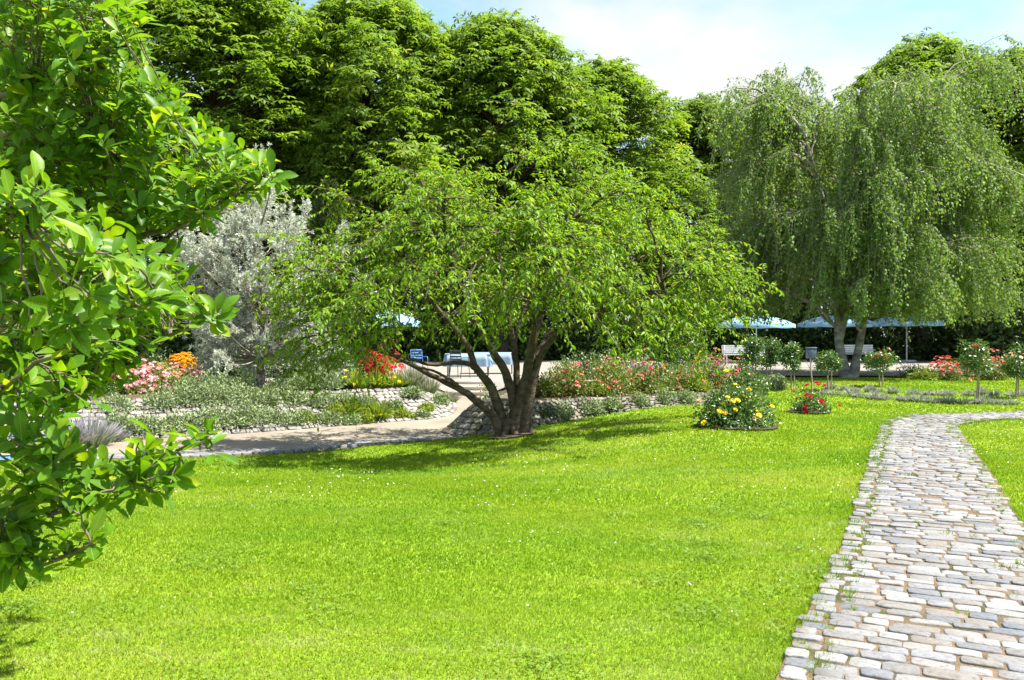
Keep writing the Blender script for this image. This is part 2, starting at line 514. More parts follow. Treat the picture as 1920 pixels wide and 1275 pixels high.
M['silver'] = leaf_mat('silver_leaf', [(0, (0.356, 0.399, 0.331)), (0.5, (0.475, 0.511, 0.449)), (1, (0.594, 0.618, 0.579))], 0.38, 0.6, 0.25, tmul=(1.1, 1.1, 0.85))
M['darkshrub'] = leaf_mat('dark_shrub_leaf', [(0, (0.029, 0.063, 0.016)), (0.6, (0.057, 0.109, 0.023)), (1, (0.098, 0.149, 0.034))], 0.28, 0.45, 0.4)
M['conifer'] = leaf_mat('conifer_needle', [(0, (0.035, 0.065, 0.02)), (1, (0.075, 0.115, 0.03))], 0.2, 0.55, 0.3)
M['rose_leaf'] = leaf_mat('rose_leaf', [(0, (0.044, 0.105, 0.024)), (0.6, (0.077, 0.154, 0.033)), (1, (0.132, 0.204, 0.044))], 0.3, 0.32, 0.5)
M['rose_leaf_warm'] = leaf_mat('young_rose_leaf', [(0, (0.061, 0.127, 0.020)), (0.6, (0.110, 0.178, 0.026)), (0.85, (0.187, 0.207, 0.035)), (1, (0.286, 0.149, 0.055))], 0.36, 0.38, 0.4)
M['sage'] = leaf_mat('grey_green_leaf', [(0, (0.110, 0.167, 0.065)), (0.6, (0.198, 0.265, 0.120)), (1, (0.308, 0.368, 0.180))], 0.25, 0.6, 0.25, tmul=(1.15, 1.1, 0.7))
M['lime'] = leaf_mat('lime_leaf', [(0, (0.110, 0.187, 0.020)), (0.6, (0.182, 0.264, 0.026)), (1, (0.297, 0.330, 0.050))], 0.4, 0.42, 0.35)
M['lavender'] = leaf_mat('lavender_stalk', [(0, (0.17, 0.22, 0.11)), (0.55, (0.27, 0.30, 0.20)), (0.72, (0.33, 0.31, 0.33)), (1, (0.36, 0.32, 0.44))], 0.25, 0.7, 0.2, tmul=(1.1, 1.1, 0.9))
M['plume'] = leaf_mat('pale_grass_plume', [(0, (0.13, 0.18, 0.07)), (0.55, (0.21, 0.25, 0.13)), (1, (0.42, 0.39, 0.36))], 0.3, 0.7, 0.2, tmul=(1.1, 1.1, 0.8))
for nm, c1, c2 in [('yellow', (0.72, 0.58, 0.015), (0.82, 0.72, 0.06)), ('red', (0.34, 0.008, 0.012), (0.52, 0.02, 0.025)), ('scarlet', (0.55, 0.02, 0.02), (0.70, 0.05, 0.06)),
                   ('coral', (0.62, 0.17, 0.13), (0.72, 0.32, 0.25)), ('pink', (0.74, 0.38, 0.42), (0.80, 0.54, 0.54)), ('deep_pink', (0.55, 0.10, 0.16), (0.68, 0.20, 0.26)),
                   ('peach', (0.76, 0.50, 0.30), (0.80, 0.58, 0.40)), ('cream', (0.76, 0.68, 0.50), (0.80, 0.75, 0.62)), ('orange', (0.70, 0.30, 0.01), (0.78, 0.42, 0.02)),
                   ('white', (0.72, 0.70, 0.68), (0.8, 0.78, 0.76))]:
    M['f_' + nm] = leaf_mat(nm + '_petal', [(0, c1), (1, c2)], 0.3, 0.6, 0.2, tmul=(1.1, 1.0, 1.0))

# ------------------------------------------------------------------ terrain
FRONT = np.array([(-60, 8), (-14, 13.0), (-8.4, 14.0), (-6.9, 14.3), (-4.96, 14.8), (-3.2, 16.0), (-1.5, 17.0), (-0.65, 17.35), (0.45, 17.6), (1.63, 18.6),
                  (2.87, 19.1), (4.2, 19.8), (6.4, 22.2), (8.0, 25.5), (9.0, 28.8), (60, 30.5)], float)
PATHPOLY = np.array([(-60, 8), (-14, 13.0), (-8.4, 14.0), (-6.9, 14.3), (-4.96, 14.8), (-3.2, 16.0), (-1.5, 17.0), (-0.65, 17.35), (-1.35, 17.6), (-1.6, 18.2),
                     (-1.4, 18.9), (-0.9, 19.6), (-0.45, 22), (-0.45, 25), (-1.65, 25), (-1.6, 21.9), (-3.35, 20.7), (-5.4, 18.9), (-7.3, 17.7), (-8.1, 17.0), (-14, 15.4), (-60, 11)], float)


def poly_dist(x, y, pl):
    d = np.full(x.shape, 1e9)
    for a, b in zip(pl[:-1], pl[1:]):
        ab = b - a
        t = np.clip(((x - a[0]) * ab[0] + (y - a[1]) * ab[1]) / (ab @ ab), 0, 1)
        d = np.minimum(d, np.hypot(x - a[0] - t * ab[0], y - a[1] - t * ab[1]))
    return d


def in_poly(x, y, pl):
    c = np.zeros(x.shape, bool)
    q = np.vstack([pl, pl[:1]])
    for a, b in zip(q[:-1], q[1:]):
        k = (a[1] > y) != (b[1] > y)
        c ^= k & (x < (b[0] - a[0]) * (y - a[1]) / (b[1] - a[1] + 1e-12) + a[0])
    return c


def lawn_h(x, y):
    und = 0.018 * np.sin(x * 0.7 + 0.4) * np.sin(y * 0.55) + 0.012 * np.sin(x * 1.7 + y * 1.1)
    return 0.17 * ss(20, 28, y) - 0.50 * ss(7, 15.0, y) * (1 - ss(-2.5, 4.0, x)) + und * ss(5, 7, y)


def path_h(x, y):
    return -0.52 + 0.36 * ss(20.5, 25, y)


def height(x, y):
    x = np.asarray(x, float); y = np.asarray(y, float)
    f = np.interp(x, FRONT[:, 0], FRONT[:, 1])
    hl = lawn_h(x, y)
    dP = poly_dist(x, y, np.vstack([PATHPOLY, PATHPOLY[:1]]))
    dL = poly_dist(x, y, FRONT)
    inP = in_poly(x, y, PATHPOLY)
    k = np.where((x < -1.7) | ((y > 21.4) & (x < -0.9)), 0.46, 0.78)
    hb = np.minimum(0.2, path_h(x, y) - 0.13 + k * dP)
    right = (x > -1.7)
    hb = np.where(right, np.minimum(hb, np.maximum(lawn_h(x, f) - 0.13 + 0.8 * dL, -0.6)), hb)
    hb = np.where((x > 7.6), np.minimum(0.2, lawn_h(x, f) + 0.2 * dL), hb)
    z = np.where(inP, path_h(x, y) - 0.03, np.where(y <= f, hl, hb))
    return np.where(y > 60, 0.2, z)


def H(x, y):
    return float(height(np.array([x]), np.array([y]))[0])


def grid_sheet(xs, ys, zf, keep=None, off=0.0):
    X, Y = np.meshgrid(xs, ys)
    Z = zf(X, Y) + off
    V = np.stack([X, Y, Z], -1).reshape(-1, 3)
    nx = len(xs)
    i, j = np.meshgrid(np.arange(nx - 1), np.arange(len(ys) - 1))
    a = (j * nx + i).ravel()
    Fq = np.stack([a, a + 1, a + nx + 1, a + nx], 1)
    if keep is not None:
        cx = V[Fq].mean(1)
        Fq = Fq[keep(cx[:, 0], cx[:, 1])]
    return V, Fq


def graded(lo, a, b, hi, step, nout):
    g = np.geomspace(1, 1 + (a - lo) / step / 1.0, nout) - 1
    left = a - g[::-1] * step
    g2 = np.geomspace(1, 1 + (hi - b) / step, nout) - 1
    right = b + g2 * step
    return np.concatenate([left[:-1], np.arange(a, b, step), right])


xs = graded(-450, -14, 18, 450, 0.2, 30)
ys = graded(-60, 1.6, 32, 700, 0.2, 30)
A = Acc().add(*grid_sheet(xs, ys, height))
lawn = part('lawn', A, M['turf'], None, smooth=True)
tag(lawn, 'bright green mown lawn sloping gently towards the sunken path', 'lawn', kind='structure')

# beds on both banks, plaza, wood floor
gx = np.arange(-24, 26.01, 0.25)


def bed_mask(x, y):
    f = np.interp(x, FRONT[:, 0], FRONT[:, 1])
    return (~in_poly(x, y, PATHPOLY)) & (y > f + 0.1) & (y < 26.0) & (x < 7.6)


A = Acc().add(*grid_sheet(gx, np.arange(12, 26.3, 0.25), height, bed_mask, 0.025))
tag(part('bed_soil', A, M['soil'], None, smooth=True), 'dark soil of the planted banks beside the sunken path', 'soil', kind='structure')


def plaza_mask(x, y):
    f = np.interp(x, FRONT[:, 0], FRONT[:, 1])
    return (y > np.maximum(25.3, f + 0.15))


A = Acc().add(*grid_sheet(np.arange(-40, 44.1, 0.5), np.arange(25, 46.1, 0.25), height, plaza_mask, 0.06))
tag(part('plaza', A, M['plaza'], None, smooth=True), 'pale gravel square behind the flower banks', 'gravel square', kind='structure')
A = Acc().add(*grid_sheet(np.arange(-90, 90.1, 2.0), np.arange(46, 130, 2.0), height, None, 0.05))
tag(part('woodland_ground', A, M['woodfloor'], None, smooth=True), 'dark shaded ground beneath the tall trees', 'ground', kind='structure')

# sunken gravel path as a sheet over its polygon, generous under the banks
A = Acc().add(*grid_sheet(np.arange(-45, 0.3, 0.15), np.arange(8, 25.1, 0.15), path_h,
                          lambda x, y: in_poly(x, y, PATHPOLY) | ((poly_dist(x, y, PATHPOLY) < 0.14) & (y > np.interp(x, FRONT[:, 0], FRONT[:, 1]) + 0.1)), 0.0))
tag(part('sunken_path', A, M['gravel'], None, smooth=True), 'sunken sandy gravel path between the lawn and planted bank', 'path', kind='structure')

# ------------------------------------------------------------------ stones
def sett_template(seed, nseg=12, pillow=0.015):
    g = np.random.default_rng(seed)
    th = (np.arange(nseg) + 0.5) / nseg * 2 * np.pi
    e = g.uniform(0.20, 0.42)
    cx = np.sign(np.cos(th)) * np.abs(np.cos(th)) ** e
    cy = np.sign(np.sin(th)) * np.abs(np.sin(th)) ** e
    r = 1 + g.uniform(-0.09, 0.05, nseg)
    o = np.stack([cx * r * 0.5, cy * r * 0.5], 1)
    rings = []
    for s, z in ((1.02, 0.0), (1.0, 0.80), (0.978, 0.935), (0.925, 0.985)):
        rings.append(np.c_[o * s, np.full(nseg, z) + (g.uniform(-0.03, 0.03, nseg) if z > 0.8 else 0)])
    V = np.vstack(rings + [np.array([[0, 0, 1 + pillow]])])
    Fq = []
    for k in range(3):
        for i in range(nseg):
            j = (i + 1) % nseg
            Fq.append((k * nseg + i, k * nseg + j, (k + 1) * nseg + j, (k + 1) * nseg + i))
    tri = [(3 * nseg + i, 3 * nseg + (i + 1) % nseg, 4 * nseg) for i in range(nseg)]
    return V, np.array(Fq), np.array(tri)


SETTS = [sett_template(100 + i) for i in range(8)]


def sett_meshes(mat, tag_):
    out = []
    for i, (V, Q, T) in enumerate(SETTS):
        a = Acc(); a.add(V, Q, 0.0); a.V, vb = [V], None
        a.Fs.append(T); a.v.append(np.zeros(len(T)))
        out.append(a.mesh('%s_sett_shape' % tag_, mat, True, w=1.0))
    return out


def lay_setts(stones, mat, parent, tag_, n_single, origin=(0, 0, 0)):
    """stones: list of (pos, ax, ay, az, (sx, sy, sz)); the first n_single become objects, the rest one mesh"""
    shapes = sett_meshes(mat, tag_) if n_single else None
    o = np.asarray(origin, float)
    for i, (p, ax, ay, az, s) in enumerate(stones[:n_single]):
        ob = link('sett', shapes[int(rng.integers(8))], parent)
        R = np.eye(4)
        R[:3, 0], R[:3, 1], R[:3, 2], R[:3, 3] = ax * s[0], ay * s[1], az * s[2], p - o
        ob.matrix_local = Matrix(R.tolist())
    rest = stones[n_single:]
    if rest:
        A = Acc()
        for k, (V, Q, T) in enumerate(SETTS):
            sub = rest[k::8]
            if not sub:
                continue
            pos = np.array([q[0] for q in sub]); ax = np.array([q[1] for q in sub]); ay = np.array([q[2] for q in sub])
            az = np.array([q[3] for q in sub]); sc = np.array([q[4] for q in sub])
            Vn = V[None] * sc[:, None]
            W = pos[:, None] + Vn[..., 0:1] * ax[:, None] + Vn[..., 1:2] * ay[:, None] + Vn[..., 2:3] * az[:, None]
            off = (np.arange(len(sub)) * len(V))[:, None, None]
            v = rng.random(len(sub))
            base = A.n
            A.add(W.reshape(-1, 3), (Q[None] + off).reshape(-1, 4), np.repeat(v, len(Q)))
            A.Fs.append((T[None] + off).reshape(-1, 3) + base); A.v.append(np.repeat(v, len(T)))
        part('setts', A, mat, parent, origin=o, smooth=True, kind='stuff')


# cobbled path: left and right edge pairs on the lawn
LE = spline([(0.35, 2.1), (1.24, 3.97), (1.99, 5.45), (2.72, 6.92), (3.91, 9.48), (5.18, 12.2), (6.4, 14.8), (7.0, 16.0), (7.8, 16.9), (9.1, 17.4), (10.8, 18.0), (14, 19.2), (20, 21)], 500)
RE = spline([(1.5, 1.55), (2.41, 3.41), (3.15, 4.9), (3.87, 6.4), (5.05, 8.95), (6.3, 11.7), (7.45, 14.3), (7.75, 15.0), (8.2, 15.5), (9.1, 16.0), (10.9, 16.5), (14.3, 17.7), (20.5, 19.5)], 500)
mid = (LE + RE) / 2
arc = np.concatenate([[0], np.cumsum(np.linalg.norm(np.diff(mid, axis=0), axis=1))])
COBBLE = np.vstack([LE, RE[::-1]])
stones = []
s = 0.05
while s < arc[-1] - 0.2:
    rowd = rnd(0.088, 0.134)
    L = np.array([np.interp(s, arc, LE[:, k]) for k in (0, 1)]); R = np.array([np.interp(s, arc, RE[:, k]) for k in (0, 1)])
    wd = np.linalg.norm(R - L); u = (R - L) / wd
    w2 = np.array([-u[1], u[0]])
    t = rnd(-0.035, 0.03)
    first = True
    while t < wd - 0.05:
        ln = rnd(0.13, 0.245) if not first else rnd(0.10, 0.15)
        if t + ln > wd + 0.08:
            ln = max(0.09, wd + 0.03 - t)
        if rng.random() > 0.02:
            c = L + u * (t + ln / 2) + w2 * rnd(-0.012, 0.012)
            ang = rnd(-0.06, 0.06)
            ca, sa = math.cos(ang), math.sin(ang)
            ax = np.array([u[0] * ca - u[1] * sa, u[0] * sa + u[1] * ca, rnd(-0.03, 0.03)])
            ax /= np.linalg.norm(ax)
            ay = np.cross([rnd(-.03, .03), rnd(-.03, .03), 1], ax); ay /= np.linalg.norm(ay)
            az = np.cross(ax, ay)
            stones.append((np.array([c[0], c[1], H(c[0], c[1]) - 0.022 + rnd(-0.005, 0.006)]), ax, ay, az, (ln, rowd * rnd(0.86, 1.04), 0.058)))
        t += ln + rnd(0.003, 0.018) + (0.012 if first else 0)
        first = False
    s += rowd + rnd(0.0, 0.008)


def in_frame(p, m=0):
    x = CX + p[0] / p[1] * F; y = CY - (p[2] - EYE) / p[1] * F
    return (p[1] > 0.3) and (-m < x < 1920 + m) and (-m < y < 1275 + m)


stones.sort(key=lambda q: (not in_frame(q[0], 10), q[0][1]))
A = Acc()
nn = len(LE)
out_l = LE + norm(LE - RE) * 0.0; out_r = RE + norm(RE - LE) * 0.05
rows = [out_l * (1 - t) + out_r * t for t in np.linspace(0, 1, 9)]
Vb = np.array([[p[0], p[1], 0] for r_ in rows for p in r_])
Vb[:, 2] = height(Vb[:, 0], Vb[:, 1]) + 0.0285
i, j = np.meshgrid(np.arange(nn - 1), np.arange(8)); a = (j * nn + i).ravel()
A.add(Vb, np.stack([a, a + nn, a + nn + 1, a + 1], 1))
cobble = part('cobble_path', A, M['sand'], None, smooth=True)
tag(cobble, 'pale granite sett path curving away across the lawn', 'path', kind='structure')
lay_setts(stones, M['sett'], cobble, 'path', 300)

# sett kerb between lawn and sunken path
A = Acc()
kerb_pts = spline([(x, y, 0) for x, y in FRONT[1:8]], 300)[:, :2]
karc = np.concatenate([[0], np.cumsum(np.linalg.norm(np.diff(kerb_pts, axis=0), axis=1))])
kst = []
for row in range(5):
    s = rnd(0, 0.1)
    while s < karc[-1] - 0.1:
        ln = rnd(0.14, 0.2)
        c = np.array([np.interp(s + ln / 2, karc, kerb_pts[:, k]) for k in (0, 1)])
        c2 = np.array([np.interp(s + ln / 2 + 0.05, karc, kerb_pts[:, k]) for k in (0, 1)])
        u = norm(c2 - c); nrm = np.array([-u[1], u[0]])
        c = c + nrm * (0.05 + 0.172 * row)
        zz = float(path_h(c[0], c[1]))
        ax = np.array([u[0], u[1], 0]); ay = np.array([nrm[0], nrm[1], 0.0]); az = np.array([0, 0, 1.0])
        kst.append((np.array([c[0], c[1], zz - 0.01 + rnd(0, 0.01) + 0.006 * (4 - row)]), ax, ay, az, (ln, 0.15, 0.055)))
        s += ln + rnd(0.008, 0.02)
kst.sort(key=lambda q: (not in_frame(q[0]), q[0][1]))
o = np.array([kerb_pts[150][0], kerb_pts[150][1], -0.5])
rows = [kerb_pts + np.stack([-np.gradient(kerb_pts[:, 1]), np.gradient(kerb_pts[:, 0])], 1) / np.linalg.norm(np.gradient(kerb_pts, axis=0), axis=1)[:, None] * t for t in (-0.12, 0.86)]
Vb = np.array([[p[0], p[1], float(path_h(p[0], p[1])) + 0.014] for r_ in rows for p in r_])
i = np.arange(299)
A.add(Vb, np.stack([i, i + 1, i + 301, i + 300], 1))
kerb = part('sett_edging', A, M['mortar'], None)
tag(kerb, 'flush band of pale setts edging the sunken gravel path', 'paving band', kind='structure')
lay_setts(kst, M['sett'], kerb, 'kerb', 300)


def slope_wall(name, base2, top2, zb, zt, label, mat, n_single, rows, order_key=None):
    base = spline([(x, y, 0) for x, y in base2], 240); top = spline([(x, y, 0) for x, y in top2], 240)
    base[:, 2] = [zb(x, y) for x, y in base[:, :2]]; top[:, 2] = zt
    org = np.array([base[:, 0].mean(), base[:, 1].mean(), base[:, 2].min()])
    root = thing(name, org, label, 'wall')
    A = Acc()
    ts = np.linspace(-0.12, 1.0, rows + 2)
    g = np.concatenate([base * (1 - t) + top * t for t in ts])
    nb = len(base)
    i, j = np.meshgrid(np.arange(nb - 1), np.arange(len(ts) - 1)); a = (j * nb + i).ravel()
    A.add(g, np.stack([a, a + nb, a + nb + 1, a + 1], 1))
    # flat coping strip behind the top edge
    inn = top + (top - base) * np.array([0.8, 0.8, 0]) - np.array([0, 0, 0.01])
    A.add(np.concatenate([top, inn]), np.stack([np.arange(nb - 1), np.arange(nb - 1) + nb, np.arange(nb - 1) + nb + 1, np.arange(nb - 1) + 1], 1))
    part('mortar_bed', A, M['mortar'], root, origin=org, smooth=True)
    st = []
    for r_ in range(rows):
        t = (r_ + 0.5) / rows
        line = base * (1 - t) + top * t
        ar = np.concatenate([[0], np.cumsum(np.linalg.norm(np.diff(line, axis=0), axis=1))])
        s = rnd(0, 0.12)
        while s < ar[-1] - 0.08:
            ln = rnd(0.10, 0.185)
            k = min(nb - 2, int(np.searchsorted(ar, s + ln / 2)))
            c = line[k]
            up = top[k] - base[k]; lu = np.linalg.norm(up); up = up / max(lu, 1e-6)
            ax = line[min(nb - 1, k + 2)] - line[max(0, k - 2)]
            ax = ax - up * (ax @ up); ax /= max(np.linalg.norm(ax), 1e-6)
            az = np.cross(ax, up)
            if az[2] < 0:
                ax = -ax; az = -az
            ang = rnd(-0.05, 0.05)
            ax2 = ax * math.cos(ang) + up * math.sin(ang); up2 = np.cross(az, ax2)
            st.append((c - az * (0.025 + rnd(-0.012, 0.012)), ax2, up2, az, (ln, lu / rows * rnd(0.8, 0.92), 0.06)))
            s += ln + rnd(0.010, 0.022)
    st.sort(key=lambda q: (not in_frame(q[0]), q[0][1]))
    lay_setts(st, mat, root, name, n_single, org)
    return root


RB = [(-0.45, 23), (-0.9, 19.7), (-1.4, 18.95), (-1.62, 18.2), (-1.35, 17.6), (-0.65, 17.32), (0.45, 17.6), (1.63, 18.6), (2.87, 19.1), (4.2, 19.8), (5.4, 21.0)]
RT = [(0.15, 23), (-0.25, 19.8), (-0.55, 19.1), (-0.72, 18.6), (-0.62, 18.3), (-0.3, 18.1), (0.5, 18.2), (1.5, 19.05), (2.72, 19.45), (4.1, 20.0), (5.3, 21.15)]
slope_wall('retaining_wall', RB, RT, lambda x, y: min(H(x, y), lawn_h(x, np.interp(x, FRONT[:, 0], FRONT[:, 1])) if x > -0.7 else -0.52) - 0.02, 0.2,
           'mossy sloped sett wall with rounded cone end behind the cherry trunk', M['mosssett'], 300, 7)
LB = [(-1.65, 24.5), (-1.6, 21.9), (-3.35, 20.7), (-5.4, 18.9), (-7.3, 17.7), (-8.1, 17.0), (-11, 16.1), (-14, 15.4)]
LT = [(-2.6, 24.5), (-2.9, 22.8), (-4.25, 21.9), (-6.2, 20.2), (-8.0, 19.0), (-8.9, 18.2), (-11.6, 17.4), (-14.5, 16.7)]
slope_wall('stone_bank', LB, LT, lambda x, y: path_h(x, y) - 0.02, 0.2, 'sunlit pale sett bank overgrown with cushions beside gravel path', M['wallsett'], 0, 10)

# small upright wall behind the daylilies
def low_wall(p0, p1, h, label, z0=0.15):
    p0, p1 = np.array(p0), np.array(p1)
    L = np.linalg.norm(p1 - p0); u = np.array([*(p1 - p0) / L, 0]); nrm = np.array([u[1], -u[0], 0])
    org = np.array([*(p0 + p1) / 2, z0])
    root = thing('low_stone_wall', org, label, 'wall')
    A = Acc()
    c = org + np.array([0, 0, h / 2 - 0.02]) - nrm * 0.1
    A.add(*box_vf(*c, L, 0.16, h, math.atan2(u[1], u[0])))
    part('mortar_bed', A, M['mortar'], root, origin=org)
    st = []
    n = max(3, int(h / 0.095))
    for r_ in range(n):
        s = rnd(0, 0.08)
        while s < L - 0.1:
            ln = rnd(0.12, 0.2)
            c = np.array([*p0, z0]) + u * (s + ln / 2) + np.array([0, 0, (r_ + 0.5) * h / n]) - nrm * 0.03
            st.append((c, u, np.array([0, 0, 1.0]), nrm, (ln, h / n * 0.88, 0.06)))
            s += ln + 0.015
    lay_setts(st, M['wallsett'], root, 'low_wall', 0, org)


low_wall((-5.6, 24.6), (-3.6, 25.0), 0.42, 'short upright stone wall to the left of the big scarlet rose')
low_wall((-9.3, 18.15), (-7.6, 19.25), 0.42, 'low stone wall in front of the pink rose bed', -0.30)

# steps up to the square
st_root = thing('garden_steps', (-1.05, 25.0, -0.16), 'three stone steps between the banks, seen past the cherry stems', 'steps')
M['step'] = stone_mat('step_stone', [(0, (0.30, 0.26, 0.215)), (1, (0.40, 0.36, 0.31))], bump=0.4)
for k in range(3):
    A = Acc(); h = 0.14
    V, Fq = box_vf(-1.05 + rnd(-.01, .01), 25.1 + 0.36 * k + 0.2, -0.165 + h * (k + 0.5) - 0.02, 1.25, 0.42, h, rnd(-.01, .01))
    A.add(V, Fq, 0.3 * k)
    ob = part('step', A, M['step'], st_root, origin=(-1.05, 25.0, -0.16))
    bv = ob.modifiers.new('bevel', 'BEVEL'); bv.width = 0.012; bv.segments = 2

# ------------------------------------------------------------------ grass
def scatter_grass():
    pos, ht, wd = [], [], []
    for (d0, d1, dens, h, w) in ((3.0, 5.2, 15000, 0.022, 0.0030), (5.2, 8.0, 8500, 0.025, 0.0040), (8.0, 12.0, 3600, 0.029, 0.0062), (12, 18, 1300, 0.034, 0.0105), (18, 29, 330, 0.042, 0.022)):
        xm = 0.64 * d1 + 1.0
        n = int(dens * 2 * xm * (d1 - d0))
        x = rnd(-xm, xm, n); y = rnd(d0, d1, n)
        ok = (np.abs(x) < 0.64 * y + 1.0) & (y < np.interp(x, FRONT[:, 0], FRONT[:, 1]) - 0.01)
        x, y = x[ok], y[ok]
        # ragged edge along the cobbles
        dc = poly_dist(x, y, COBBLE[::12]); ins = in_poly(x, y, COBBLE[::6])
        sd_ = np.where(ins, -dc, dc) + 0.045 + 0.04 * np.sin(x * 9 + y * 5) + 0.03 * np.sin(x * 23 - y * 17) + rng.normal(0, .022, len(x))
        keep = sd_ > 0.0
        x, y, dc = x[keep], y[keep], sd_[keep]
        pos.append(np.stack([x, y], 1))
        hh = h * rnd(0.55, 1.35, len(x)) * (1 + 0.9 * np.exp(-np.abs(dc) / 0.09))
        ht.append(hh); wd.append(np.full(len(x), w))
    p = np.concatenate(pos); h = np.concatenate(ht); w = np.concatenate(wd)
    n = len(p)
    z = height(p[:, 0], p[:, 1]) - 0.004
    base = np.c_[p, z]
    a = rnd(0, 2 * np.pi, n)
    lean = rnd(0.2, 1.15, n)
    dirv = np.stack([np.cos(a) * lean, np.sin(a) * lean, np.ones(n)], 1)
    tip = base + dirv * h[:, None]
    b = a + rnd(0.6, 2.5, n)
    side = np.stack([np.cos(b), np.sin(b), np.zeros(n)], 1) * w[:, None] * rnd(0.7, 1.3, n)[:, None]
    V = np.stack([base - side, base + side, tip], 1).reshape(-1, 3)
    patch = 0.10 * np.sin(p[:, 0] * 0.8 + 1.2 * np.sin(p[:, 1] * 0.6)) + 0.08 * np.sin(p[:, 1] * 1.9 + p[:, 0] * 0.7)
    # dry patches, real straw coloured blades near the lower left corner
    dry = np.exp(-(((p[:, 0] + 2.0) / 1.6) ** 2 + ((p[:, 1] - 4.0) / 0.9) ** 2)) * 0.22
    v = np.clip(0.45 + patch + dry + rng.normal(0, 0.17, n) + np.where(rng.random(n) < 0.03, 0.4, 0), 0, 1)
    A = Acc(); A.add(V, np.arange(3 * n).reshape(-1, 3), v)
    o = part('grass', A, M['grass'], None)
    tag(o, 'short mown grass blades covering the lawn', 'grass', kind='stuff')


scatter_grass()


def joint_grass():
    """weeds and grass tufts rooted in the joints along both borders of the cobbles"""
    n = 420
    k = rng.integers(0, len(LE), n)
    t = np.where(rng.random(n) < .7, rnd(.0, .16, n), np.where(rng.random(n) < .6, rnd(.88, 1.0, n), rnd(.1, .9, n)))
    c = LE[k] * (1 - t[:, None]) + RE[k] * t[:, None]
    c = c[c[:, 1] > 3.2]
    m = 22
    p = np.repeat(c, m, 0) + rng.normal(0, 1, (len(c) * m, 2)) * np.repeat(rnd(.008, .035, len(c)), m)[:, None]
    N = len(p)
    base = np.c_[p, height(p[:, 0], p[:, 1]) + .02]
    a = rnd(0, 6.28, N)
    tip = base + np.stack([np.cos(a) * .6, np.sin(a) * .6, np.ones(N)], 1) * rnd(.018, .05, N)[:, None]
    sd2 = np.stack([-np.sin(a), np.cos(a), 0 * a], 1) * np.clip(p[:, 1:2] * .0007, .0028, .007)
    A = Acc(); A.add(np.stack([base - sd2, base + sd2, tip], 1).reshape(-1, 3), np.arange(3 * N).reshape(-1, 3), rnd(.0, .35, N))
    tag(part('joint_grass', A, M['grass'], None), 'small grass tufts growing in the joints of the cobbled path', 'grass', kind='stuff')


joint_grass()

# daisies scattered in drifts
def scatter_daisies():
    c = np.stack([rnd(-8, 9, 170), rnd(4.4, 21, 170)], 1)
    p = np.repeat(c, 7, 0) + rng.normal(0, 0.30, (1190, 2))
    p = p[(p[:, 1] < np.interp(p[:, 0], FRONT[:, 0], FRONT[:, 1]) - 0.1) & ~in_poly(p[:, 0], p[:, 1], COBBLE[::6])]
    n = len(p)
    th = np.arange(6) / 6 * 2 * np.pi
    T = np.r_[np.c_[np.cos(th), np.sin(th), np.zeros(6)], [[0, 0, 0.3]]]
    Fc = np.array([(i, (i + 1) % 6, 6) for i in range(6)])
    pos = np.c_[p, height(p[:, 0], p[:, 1]) + rnd(0.025, 0.045, n)]
    ax = norm(np.c_[rng.normal(0, .3, (n, 2)), np.ones(n)])
    A = Acc(); A.add(*inst(T, Fc, pos, np.cross(ax, [0.3, 1, 0.1]), ax, rnd(0.004, 0.0075, n) * np.clip(p[:, 1] / 7.0, .8, 1.4)))
    tag(part('daisies', A, M['daisy'], None), 'tiny white daisies dotted through the lawn', 'daisies', kind='stuff')


scatter_daisies()


def scatter_clover():
    c = np.stack([rnd(-3.5, 2.4, 70), rnd(3.4, 8.5, 70)], 1)
    c = c[rng.random(70) < 1.25 - (c[:, 1] - 3.4) / 5.5]
    m = 150
    p = np.repeat(c, m, 0) + rng.normal(0, 1, (len(c) * m, 2)) * np.repeat(rnd(.06, .24, len(c)), m)[:, None]
    p = p[~in_poly(p[:, 0], p[:, 1], COBBLE[::6])]
    n = len(p)
    T, Fc = [], []
    for k in range(3):
        a = 2.094 * k
        d = np.array([math.sin(a), math.cos(a), 0]); q = np.array([math.cos(a), -math.sin(a), 0]); b0 = len(T)
        T += [d * 0, d * .55 + q * .5 + [0, 0, .12], d * 1.0, d * .55 - q * .5 + [0, 0, .12]]
        Fc.append((b0, b0 + 1, b0 + 2, b0 + 3))
    pos = np.c_[p, height(p[:, 0], p[:, 1]) + rnd(.016, .036, n)]
    up = norm(np.c_[rng.normal(0, .35, (n, 2)), np.ones(n)])
    A = Acc(); A.add(*inst(np.array(T), np.array(Fc), pos, np.cross(up, rdir(n)), up, rnd(.008, .014, n), rng.random(n)))
    tag(part('clover', A, M['clover'], None), 'patches of darker clover leaves in the near lawn', 'clover', kind='stuff')


scatter_clover()

# ------------------------------------------------------------------ leaf templates (y = axis, z = normal)
def leaf_template(rows, fold=0.12, curl=0.0):
    """rows: (y, half width); folded along the midrib, tip curling down"""
    V, Fq = [], []
    for y, w in rows:
        zc = -curl * y * y
        V += [(-w, y, zc + fold * w * 2), (0, y, zc), (w, y, zc + fold * w * 2)]
    for k in range(len(rows) - 1):
        a = 3 * k
        Fq += [(a, a + 1, a + 4, a + 3), (a + 1, a + 2, a + 5, a + 4)]
    return np.array(V, float), np.array(Fq)


